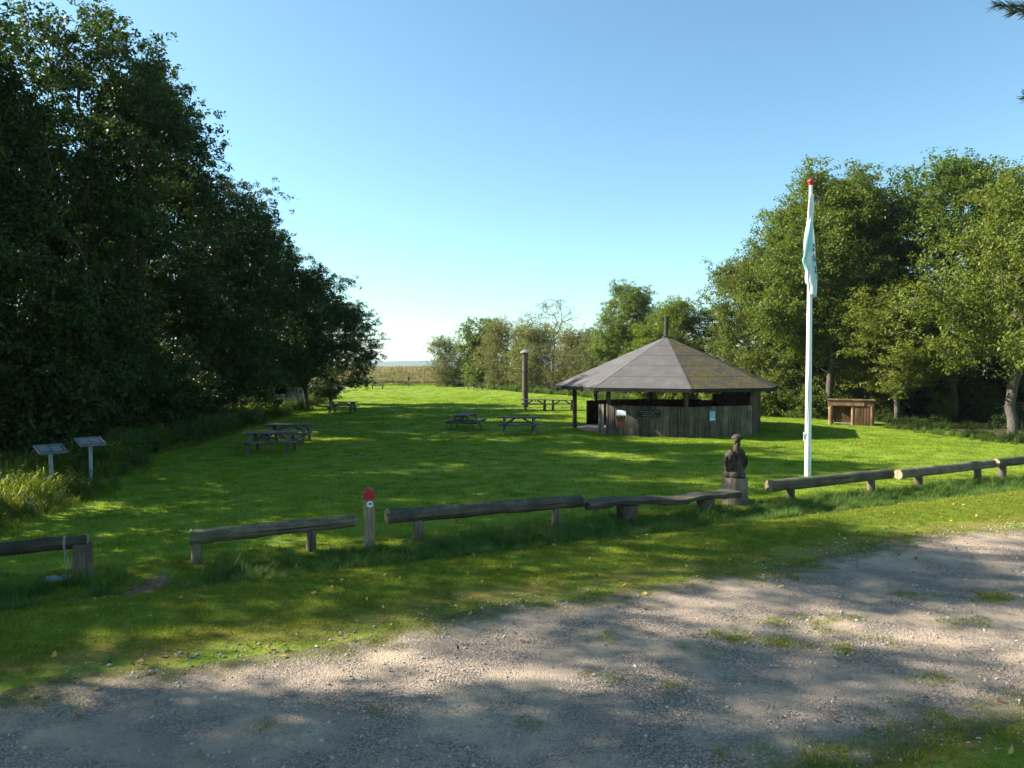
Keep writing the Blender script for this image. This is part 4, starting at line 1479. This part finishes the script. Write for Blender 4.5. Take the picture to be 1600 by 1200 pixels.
spots = [
    (21.2, 30.0, 11.2, 2.0, 'c', 'leaning open crowned oak with a thick bare trunk beyond the farthest barrier'),
    (18.6, 41.5, 14.6, .4, 'a', 'broad sunlit oak directly behind the timber bin shelter'),
    (24.6, 39.5, 14.8, 2.6, 'b', 'broad sunlit oak between the bin shelter and the leaning oak'),
    (16.4, 47.0, 10.4, 4.4, 'g', 'sunlit oak at the shelter end of the belt, left of none taller'),
    (27.0, 34.0, 11.6, 1.1, 'c', 'second leaning oak standing past the one with the thick bare trunk'),
    (21.0, 38.8, 7.8, 2.1, 'a', 'low pale spreading oak clump over the bin shelter, in front of taller oaks', 1.5),
    (21.4, 43.5, 14.6, .9, 'a', RF), (21.5, 49.0, 15.4, 3.6, 'b', RF), (29.5, 42.0, 15.0, 5.4, 'a', RF),
    (18.4, 55.0, 11.4, 1.9, 'g', RB, 1.15), (13.6, 57.5, 8.6, 3.1, 'g', RB, 1.25), (10.6, 64.0, 10.6, .2, 'a', RB), (22.5, 60.0, 12.0, 2.4, 'b', RF),
]
spots[3] = spots[3][:5] + ('sunlit oak at the end of the belt nearest the shelter, foliage down to the grass',)
place(RP, spots, 'oaks in the sunlit belt')
def wear(sel, mat):
    '''give single trees another leaf colour without copying their mesh'''
    for o in list(COL.objects):
        if o.parent is None and sel(o):
            for ch in o.children:
                if ch.name.startswith('crown'):
                    ch.material_slots[0].link = 'OBJECT'; ch.material_slots[0].material = M[mat]
wear(lambda o: o.name.startswith('oak_tree') and 'set back' in o.get('label', '') or 'between the bin' in o.get('label', ''), 'leaf_oak_green')

WP = {
    'w': (tree_proto(301, 'willow_bush', 'w', 8, .3, 4.2, 210, 170, .17, 'leaf_willow', trunk_top=.4, cat='willow', nlobe=14, lobe_r=.40, lv=dict(aspect=.38, sig=.5)), 8),
    'v': (tree_proto(302, 'willow_bush', 'w', 8, .2, 3.9, 200, 150, .17, 'leaf_willow', trunk_top=.45, cat='willow', nlobe=12, lobe_r=.36, stray=.25, bark='bark_pale', lv=dict(aspect=.38, sig=.5)), 8),
    'g': (tree_proto(303, 'maple_tree', 'w', 9, .4, 4.2, 220, 180, .20, 'leaf_lime', trunk_top=.6, cat='tree', nlobe=14, lobe_r=.40), 9),
    's': (tree_proto(304, 'bare_willow', 'w', 10, 5.0, 3.4, 120, 34, .15, 'leaf_willow', trunk_top=.6, cat='willow', nlobe=8, lobe_r=.5, wander=1.0, bark='bark_pale', rtip=.015, lv=dict(aspect=.35, sig=.35, sub=5)), 10),
}
G1 = 'olive green willow bush in the scrub along the far lawn'
spots = [
    (-9.6, 105, 7.8, .4, 'w', 'rounded olive willow bush ending the scrub next to the reeds'),
    (-4.6, 102, 10.2, 2.0, 'g', 'darker green maple standing among the olive willow bushes'),
    (-1.0, 92, 9.4, 1.0, 'w', G1), (2.8, 86, 8.6, 3.2, 'v', G1), (5.6, 95, 12.2, .7, 's', 'tall half bare willow with pale branches above the scrub'),
    (6.8, 83, 7.6, 5.0, 'v', G1), (9.4, 78, 6.8, 2.2, 'w', G1), (11.6, 74, 7.4, 4.1, 'v', G1), (3.0, 102, 8.4, 1.4, 'w', G1), (9.5, 92, 8.2, 3.9, 'w', G1),
    (11.4, 57.5, 6.6, 2.8, 'g', 'bright yellow green maple rising behind the shelter roof'),
    (14.5, 70, 9.0, 1.6, 'g', 'green maple set back between the scrub and the oaks'),
]
place(WP, spots, 'scrub along the far lawn')
wear(lambda o: o.get('label', '').startswith('darker green maple'), 'leaf_oak_green')

# undergrowth shrubs: low leafy bushes filling the space below the crowns
UP = {
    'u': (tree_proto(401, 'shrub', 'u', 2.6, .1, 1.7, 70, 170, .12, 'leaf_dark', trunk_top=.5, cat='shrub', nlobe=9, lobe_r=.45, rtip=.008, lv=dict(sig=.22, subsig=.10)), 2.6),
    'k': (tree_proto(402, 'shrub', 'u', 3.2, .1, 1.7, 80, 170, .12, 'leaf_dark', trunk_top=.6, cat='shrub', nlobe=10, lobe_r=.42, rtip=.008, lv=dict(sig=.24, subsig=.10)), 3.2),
}
rr = random.Random(12)
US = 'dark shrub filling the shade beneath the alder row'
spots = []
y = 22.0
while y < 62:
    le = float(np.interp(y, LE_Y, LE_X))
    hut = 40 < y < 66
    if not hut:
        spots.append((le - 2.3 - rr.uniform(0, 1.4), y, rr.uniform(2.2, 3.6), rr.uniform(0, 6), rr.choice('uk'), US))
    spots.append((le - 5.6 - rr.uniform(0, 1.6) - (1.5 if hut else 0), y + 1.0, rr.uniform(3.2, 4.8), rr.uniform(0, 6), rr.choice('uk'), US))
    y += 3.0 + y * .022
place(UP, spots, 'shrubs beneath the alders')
VP = {
    'u': (tree_proto(403, 'shrub', 'u', 2.6, .1, 1.7, 70, 170, .12, 'leaf_oak', trunk_top=.5, cat='shrub', nlobe=9, lobe_r=.45, rtip=.008, lv=dict(sig=.22, subsig=.10)), 2.6),
    'k': (tree_proto(404, 'shrub', 'u', 3.0, .1, 1.5, 60, 120, .11, 'leaf_oak', trunk_top=.6, cat='shrub', nlobe=10, lobe_r=.38, rtip=.010, lv=dict(sig=.24, subsig=.10)), 3.0),
}
VS = 'leafy shrub at the foot of the sunlit oaks'
spots = [(13.6, 44.5, 2.6, 1, 'u', VS), (15.8, 43.0, 2.8, 2, 'k', VS), (17.2, 41.6, 2.0, 3, 'u', VS), (21.6, 41.0, 2.2, 4, 'k', VS), (23.4, 38.6, 1.7, 5, 'k', VS),
         (26.0, 38.8, 2.2, .6, 'k', VS), (20.6, 43.0, 3.6, .2, 'u', VS), (28.0, 33.0, 1.8, 1.7, 'k', VS), (14.8, 50.0, 3.4, 2.2, 'u', VS), (12.0, 52.0, 3.0, 3.1, 'u', VS),
         (26.6, 30.0, 1.6, 2.6, 'k', VS), (28.5, 36.5, 3.6, 2.9, 'u', VS), (18.6, 46.0, 3.6, 4.6, 'k', VS), (27.0, 43.5, 3.8, 1.2, 'u', VS)]
place(VP, spots, 'shrubs at the foot of the oaks')
DS = 'dark shrub deep in the shade behind the bin shelter and oak trunks'
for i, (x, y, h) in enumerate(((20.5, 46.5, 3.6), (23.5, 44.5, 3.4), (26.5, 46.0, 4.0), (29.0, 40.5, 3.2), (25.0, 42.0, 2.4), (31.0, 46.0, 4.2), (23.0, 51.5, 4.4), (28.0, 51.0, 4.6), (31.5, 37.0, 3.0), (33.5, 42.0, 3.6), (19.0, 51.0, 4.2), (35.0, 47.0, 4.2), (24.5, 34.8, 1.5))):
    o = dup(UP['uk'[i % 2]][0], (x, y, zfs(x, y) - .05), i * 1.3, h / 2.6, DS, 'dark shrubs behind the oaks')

# ------------------------------------------------------------------ pine reaching in overhead
def build_pine():
    base = Vector((8.6, 5.2, 0))
    root = thing('pine_tree', 'dark pine overhanging the track, only its branch tips in view', 'pine', (base.x, base.y, zfs(base.x, base.y)))
    rng = np.random.default_rng(77)
    nodes = [np.array([0, 0, -.3])]; par = [-1]; tips = []
    for i in range(1, 25):
        nodes.append(np.array([.03 * math.sin(i), .03 * math.cos(i * .7), i * .5])); par.append(i - 1)
    def branch(start, end, nseg):
        prev = start; p0 = nodes[start]
        ids = []
        for s in range(1, nseg + 1):
            u = s / nseg
            nodes.append(p0 + (end - p0) * u + np.array([0, 0, .12 * math.sin(math.pi * u)]) + rng.normal(0, .02, 3)); par.append(prev)
            prev = len(nodes) - 1; ids.append(prev)
        return ids
    tgt = []
    cor = pix  # branch ends given as positions relative to the trunk
    fwd = Vector((0, math.cos(PITCH), -math.sin(PITCH))); upv = Vector((0, math.sin(PITCH), math.cos(PITCH)))
    def at(px, py, depth):
        return np.array(fwd * depth + upv * (-(py - CY) / F_PX * depth) + Vector(((px - CX) / F_PX * depth, 0, CAM_H))) - np.array(base)
    ends = [at(1566, 4, 7.0), at(1586, 14, 6.6), at(1606, 20, 7.2), at(1602, 158, 6.4), at(1624, 150, 6.8), at(1640, 40, 6.9), at(1600, -16, 6.6), at(1576, -24, 7.2), at(1650, 120, 6.4)]
    for e in ends:
        s = max(2, min(23, int((e[2] - .9) / .5)))
        ids = branch(s, e, 8)
        tips += ids[3:]
    for k in range(46):          # the rest of the crown, outside the picture
        a = rng.uniform(-1.9, 2.2)
        z = rng.uniform(4.0, 12)
        L = (2.6 - .16 * (z - 4)) * rng.uniform(.6, 1.0)
        e = np.array([math.cos(a) * L + .3, math.sin(a) * L * .9 - .4, z + rng.uniform(-.2, .4)])
        if math.atan2(e[0] + base.x, max(.1, e[1] + base.y)) < R(39):
            continue
        ids = branch(max(2, min(23, int((z - .5) / .5))), e, 6)
        tips += ids[2:]
    nodes = np.array(nodes); par = np.array(par); tips = np.array(tips)
    v, f = tubes(nodes, par, tips, .008, .5)
    meshobj('trunk', np_mesh('trunk', v, f, 4, 'bark'), root)
    V, Fq, rn = [], [], []
    for t in tips:
        p = nodes[t]; ax = p - nodes[par[t]]; L0 = np.linalg.norm(ax); ax = ax / (L0 + 1e-6)
        for i in range(300):
            u = rng.uniform(-L0, .03)
            o = p + ax * u
            d = rng.normal(0, 1, 3); d -= ax * d.dot(ax); d /= np.linalg.norm(d)
            d = d * .6 + ax * .8; d /= np.linalg.norm(d)
            s = np.cross(d, rng.normal(0, 1, 3)); s /= np.linalg.norm(s)
            L = rng.uniform(.06, .11); w = .0035
            k = len(V)
            V += [o - s * w, o + s * w, o + d * L + s * w * .5, o + d * L - s * w * .5]
            Fq += [k, k + 1, k + 2, k + 3]; rn.append(rng.uniform())
    meshobj('needles', np_mesh('needles', np.array(V), Fq, 4, 'needle', rn), root)
build_pine()

# ------------------------------------------------------------------ grasses, weeds, reeds, pebbles, leaves
RNG = np.random.default_rng(5)
def in_view(x, y, margin=60):
    px = CX + F_PX * x / np.maximum(y, .1)
    return (y > 3.8) & (px > -margin - 200 / np.maximum(y, .5)) & (px < 1600 + margin)
def rots(n, tilt=.12):
    return np.stack([RNG.normal(0, tilt, n), RNG.normal(0, tilt, n), RNG.uniform(0, 2 * np.pi, n)], -1)
def sc3(n, lo, hi, zlo=1.0, zhi=1.0):
    s = RNG.uniform(lo, hi, n)
    return np.stack([s, s, s * RNG.uniform(zlo, zhi, n)], -1)
def shelter_out(x, y):
    return np.hypot(x - SX, y - SY) > RW + .15

# mown lawn
x, y = [], []
for (ylo, yhi, dens) in ((9, 20, 26), (20, 32, 15), (32, 48, 8), (48, 70, 3.5), (70, 114, 1.3)):
    w = 70.0
    n = int(dens * (yhi - ylo) * w)
    x.append(RNG.uniform(-30, 40, n)); y.append(RNG.uniform(ylo, yhi, n))
x = np.concatenate(x); y = np.concatenate(y)
le, re = lawn_edges(y)
k = in_view(x, y) & (t_of(x, y) > .25) & (x > le - .4) & (x < re + .4) & shelter_out(x, y)
p_worn = pix(215, 915)
k &= np.hypot(x - p_worn.x, y - p_worn.y) > .15
x, y = x[k], y[k]
n = len(x)
print('lawn tufts', n)
far = np.clip((y - 18) / 40, 0, 1)
s = RNG.uniform(.8, 1.25, n) * (1 + far * 1.5)
hz = RNG.uniform(.7, 1.2, n) * (.8 + .6 * fbm(x, y, 1.6, 61, 2)) / (1 + far * .8)
short = [tuft('lawn_tuft', 'grass_short', 500 + i, 54, .17, .030, .062, .0075, .55, 2) for i in range(4)]
scatter('lawn_grass', 'short mown grass blades of the lawn', 'grass', np.stack([x, y, zf(x, y)], -1), rots(n, .05), np.stack([s, s, s * hz], -1), short)

# verge between the barrier and the gravel, and tufts on the track
n = 110000
s_, t_ = RNG.uniform(-14, 34, n), RNG.uniform(-11.5, .35, n)
x, y = st_to_xy(s_, t_)
fa, ne = road_edges(s_)
pn = fbm(x, y, .9, 71, 3)
dens = np.where(t_ > fa, 1.0, np.where(t_ < ne, .9, 0))
inner = np.minimum(fa - t_, t_ - ne)
dens = np.where((inner > 0), np.clip(.85 - inner / 1.0, 0, 1) * (pn > .47) * .8, dens)
edge_thin = np.clip(np.minimum(np.abs(t_ - fa), np.abs(t_ - ne)) / .9, .0, 1)
dens = np.where(inner <= 0, dens * (.3 + .7 * edge_thin) * np.where(edge_thin < .7, (pn > .40), 1), dens)
for (px, py, r, a) in ((1150, 990, .42, .8), (1060, 1010, .40, .75), (1240, 1000, .35, .7), (1310, 970, .5, .8), (1400, 990, .42, .7), (1420, 925, .4, .6), (1560, 930, .45, .7), (980, 1040, .4, .5), (820, 1125, .16, .8),
                       (560, 1180, .14, .8), (600, 1100, .12, .6), (1330, 1010, .4, .6), (410, 1130, .12, .6), (280, 1175, .14, .8), (1030, 1060, .3, .4), (1500, 965, .4, .5), (1200, 970, .4, .6), (1120, 1020, .3, .7), (1480, 1060, .35, .4), (930, 990, .25, .4)):
    g = pix(px, py)
    d = np.hypot(x - g.x, (y - g.y) * 1.6)
    dens = np.maximum(dens, np.clip(1.2 - d / r, 0, 1) * a * (fbm(x, y, .35, 73, 2) > .44))
wp = [pix(150, 929), pix(185, 921), pix(225, 909), pix(258, 895)]
for q_ in wp:
    dens = dens * (np.hypot((x - q_.x), (y - q_.y)) > RNG.uniform(.05, .26, n))
k = in_view(x, y, 120) & (RNG.uniform(0, 1, n) < dens)
x, y, t_ = x[k], y[k], t_[k]
inner = inner[k]
n = len(x)
print('verge tufts', n)
s = RNG.uniform(.55, 1.0, n)
hz = np.where(inner > -.5, RNG.uniform(.35, .8, n), RNG.uniform(.7, 1.2, n)) * np.where(t_ < -4.6, 1.9, 1.0)
verge = [tuft('verge_tuft', 'grass_verge', 520 + i, 46, .14, .022, .060, .0075, .7, 2) for i in range(4)]
scatter('verge_grass', 'short mossy grass of the verge thinning out onto the gravel', 'grass', np.stack([x, y, zf(x, y) + np.where(inner > 0, .008, 0)], -1), rots(n, .08), np.stack([s, s, s * hz], -1), verge)

# long grass in the dip under the barriers
n = 5200
s_ = RNG.uniform(-14, 36, n); t_ = np.clip(RNG.normal(-.70, .36, n), -1.30, .40)
x, y = st_to_xy(s_, t_)
k = in_view(x, y, 120)
gap = pix(215, 918)
k &= ~((np.abs(x - gap.x) < .50) & (t_ < .6))
sh = pix(90, 925)
k &= np.hypot(x - sh.x, (y - sh.y) * .8) > .34
k &= ~((t_ > .05) & (fbm(x, y, 1.2, 81, 2) < .45))
x, y, t_ = x[k], y[k], t_[k]; n = len(x)
cl = fbm(x, y, .8, 83, 2)
cs = RNG.uniform(-14, 34, 1300); ct = np.where(RNG.uniform(0, 1, 1300) < .45, RNG.uniform(-4.2, -1.2, 1300), RNG.uniform(.3, 9, 1300))
main = n
s = RNG.uniform(.5, 1.0, n) * (.45 + .9 * cl) * np.where(t_ < -.9, .75, 1.0) * np.where(t_ > -.3, .62, 1.0)
cx_, cy_ = st_to_xy(cs, ct)
kk = in_view(cx_, cy_, 60) & (fbm(cx_, cy_, 1.1, 87, 2) > .5) & (cx_ > np.interp(cy_, LE_Y, LE_X))
x = np.concatenate([x, cx_[kk]]); y = np.concatenate([y, cy_[kk]]); n = len(x)
s = np.concatenate([s, RNG.uniform(.15, .34, kk.sum())])
long_ = [tuft('long_tuft', 'grass_long', 540 + i, 60, .13, .16, .40, .0075, .75, 4) for i in range(5)]
scatter('long_grass', 'long unmown grass along the dip under the log barriers', 'grass', np.stack([x, y, zf(x, y)], -1), rots(n, .12), np.stack([s, s, s], -1), long_)

# tall weeds on the bank below the alders and around the information boards
xs_, ys_ = [], []
y = RNG.uniform(12.0, 60, 9000)
le = np.interp(y, LE_Y, LE_X)
x = le - np.abs(RNG.normal(0, 1.5, len(y))) + .25
d = np.clip(18.0 / y, .25, 1)
k = in_view(x, y, 150) & (RNG.uniform(0, 1, len(y)) < d * .8) & ~((np.abs(x + 17.0) < 2.4) & (y > 48) & (y < 55))
x, y = x[k], y[k]; n = len(x)
fx = RNG.uniform(-.24, -.06, 1500); fy = RNG.uniform(109, 118, 1500)
x = np.concatenate([x, fx * fy]); y = np.concatenate([y, fy]); n = len(x)
hgt = .45 + .75 * fbm(x, y, 2.0, 91, 2)
edge = np.where(y > 100, .55, np.clip((np.interp(y, LE_Y, LE_X) + .2 - x) / 1.2, .25, 1))
for bx, by in ((80, 757), (142, 747)):
    g = pix(bx, by); edge = edge * np.where(np.hypot(x - g.x - .25, y - g.y + .9) < 1.35, .2, 1)
s = hgt * edge * RNG.uniform(.75, 1.2, n)
weeds = [tuft('weed_tuft', 'grass_weed', 560 + i, 46, .20, .35, .95, .011, .55, 4, heads=.25) for i in range(4)]
scatter('bank_weeds', 'tall tangled grass and weeds on the bank beneath the alders', 'weeds', np.stack([x, y, zf(x, y)], -1), rots(n, .15), np.stack([s, s, s], -1), weeds)

# nettles and low leafy growth along the lawn edges
a_y = RNG.uniform(26, 112, 1900); a_re = np.interp(a_y, RE_Y, RE_X)
a_x = a_re + np.abs(RNG.normal(0, 1.4, 1900)) - .2
b_y = RNG.uniform(13, 70, 1100); b_x = np.interp(b_y, LE_Y, LE_X) - np.abs(RNG.normal(.6, 1.6, 1100))
x = np.concatenate([a_x, b_x]); y = np.concatenate([a_y, b_y])
k = in_view(x, y, 100) & ~((np.abs(x - 18.4) < 1.7) & (np.abs(y - 37.6) < 1.6)) & ~((np.abs(x + 17.0) < 2.4) & (y > 48) & (y < 55))
x, y = x[k], y[k]; n = len(x)
s = RNG.uniform(.3, 1.25, n) * (.3 + 1.0 * fbm(x, y, 2.5, 95, 2))
s = s * np.where((x > 8) & (y < 50), .36, 1.0)
for bx, by in ((80, 757), (142, 747)):
    g = pix(bx, by); s = s * np.where(np.hypot(x - g.x - .25, y - g.y + .9) < 1.4, .3, 1)
net = [leafy_stem('nettle_clump', 'leaf_nettle', 580 + i, 16, .34, .85, .12) for i in range(4)]
scatter('nettles', 'low leafy nettles fringing the mown lawn', 'nettles', np.stack([x, y, zf(x, y)], -1), rots(n, .1), np.stack([s, s, s], -1), net)

# low growth and litter on the shaded floor of the oak belt
n = 3400
y = RNG.uniform(22, 56, n); x = np.interp(y, RE_Y, RE_X) + RNG.uniform(.5, 16, n)
k = in_view(x, y, 100) & ~((np.abs(x - 18.4) < 1.7) & (np.abs(y - 37.6) < 1.6)) & (fbm(x, y, 2.2, 105, 2) > .36)
x, y = x[k], y[k]; n = len(x)
s = RNG.uniform(.25, .6, n)
floor_ = [leafy_stem('floor_clump', 'leaf_dark', 590 + i, 14, .45, .7, .15) for i in range(3)]
scatter('oak_floor_growth', 'low dark leafy growth on the shaded floor under the oaks', 'undergrowth', np.stack([x, y, zf(x, y)], -1), rots(n, .1), np.stack([s * 1.4, s * 1.4, s], -1), floor_)

# reed bed
n = 26000
y = 114 + 330 * RNG.uniform(0, 1, n) ** 1.8
x = RNG.uniform(-.33, .14, n) * y
m_ = 5200
y2 = RNG.uniform(30, 130, m_); x2 = np.where(RNG.uniform(0, 1, m_) < .35, -1, 1) * RNG.uniform(33, 75, m_) + 3
x = np.concatenate([x, x2]); y = np.concatenate([y, y2])
n = len(x)
s = RNG.uniform(.8, 1.25, n) * (.75 + .5 * fbm(x, y, 14, 97, 3)) * np.clip(.35 + (y - 114) / 34, .35, 1.0)
sw = s * (1 + np.clip((y - 150) / 100, 0, 2.5))
reeds = [tuft('reed_clump', 'reed', 600 + i, 46, .55, 1.3, 2.15, .022, .18, 3, heads=.5) for i in range(4)]
scatter('reed_bed', 'wide bed of tan and green reeds beyond the lawn', 'reeds', np.stack([x, y, zf(x, y)], -1), rots(n, .06), np.stack([sw, sw, s], -1), reeds)

# loose stones on the track
def pebble(seed):
    rng = np.random.default_rng(seed)
    vs, fs = ellipsoid((0, 0, 0), (1, .8, .55), n=6)
    v = np.array([list(p) for p in vs]); v *= 1 + rng.normal(0, .12, v.shape)
    m = MB().add([tuple(p) for p in v], fs)
    me = bpy.data.meshes.new('pebble'); me.from_pydata(m.v, [], m.f); me.materials.append(M['pebble'])
    return proto(me)
n = 90000
s_ = RNG.uniform(-13, 24, n)
fa, ne = road_edges(s_)
t_ = ne + (fa - ne) * RNG.uniform(-.03, 1.06, n)
x, y = st_to_xy(s_, t_)
cl = fbm(x, y, .7, 99, 3)
k = in_view(x, y, 40) & (RNG.uniform(0, 1, n) < np.clip((cl - .30) * 2.6, .06, 1))
x, y = x[k], y[k]; n = len(x)
print('pebbles', n)
s = np.clip(RNG.lognormal(-5.2, .58, n), .0025, .024)
scatter('loose_gravel', 'loose grey stones strewn over the gravel track', 'gravel', np.stack([x, y, zf(x, y) + .008 + s * .15], -1), rots(n, .4), np.stack([s, s, s], -1), [pebble(i) for i in range(5)])

# fallen leaves
def deadleaf(seed):
    rng = np.random.default_rng(seed)
    v = np.array([(0, -.5, 0), (-.3, -.1, .1), (-.22, .3, .14), (0, .55, .05), (.24, .28, .12), (.3, -.12, .08), (0, 0, 0)])
    v = v + rng.normal(0, .05, v.shape)
    f = []
    for k in range(6):
        f += [6, k, (k + 1) % 6]
    return proto(np_mesh('dead_leaf', v, f, 3, 'deadleaf', np.full(6, rng.uniform())))
n = 1500
s_ = RNG.uniform(-12, 26, n); t_ = np.concatenate([RNG.uniform(-5, -1.0, 800), RNG.uniform(-12, -7.6, 700)])
x, y = st_to_xy(s_, t_)
k = in_view(x, y, 40); x, y = x[k], y[k]; n = len(x)
s = RNG.uniform(.03, .08, n)
scatter('fallen_leaves', 'scattered brown and yellow fallen leaves on the verge', 'leaves', np.stack([x, y, zf(x, y) + .03], -1), rots(n, .5), np.stack([s, s, s], -1), [deadleaf(i) for i in range(6)])

# ------------------------------------------------------------------ air
def haze_box():
    b = MB().box((0, 2000, 22.0), (13500, 13500, 48.0))
    m, nt, out = newmat('haze')
    pv = nt.nodes.new('ShaderNodeVolumePrincipled')
    pv.inputs['Color'].default_value = (.80, .88, 1.0, 1)
    pv.inputs['Density'].default_value = .00016
    pv.inputs['Anisotropy'].default_value = .3
    nt.links.new(pv.outputs[0], out.inputs['Volume'])
    o = b.build('haze', m)
    tag(o, 'thin pale haze in the air over the land', 'haze', kind='stuff')
haze_box()
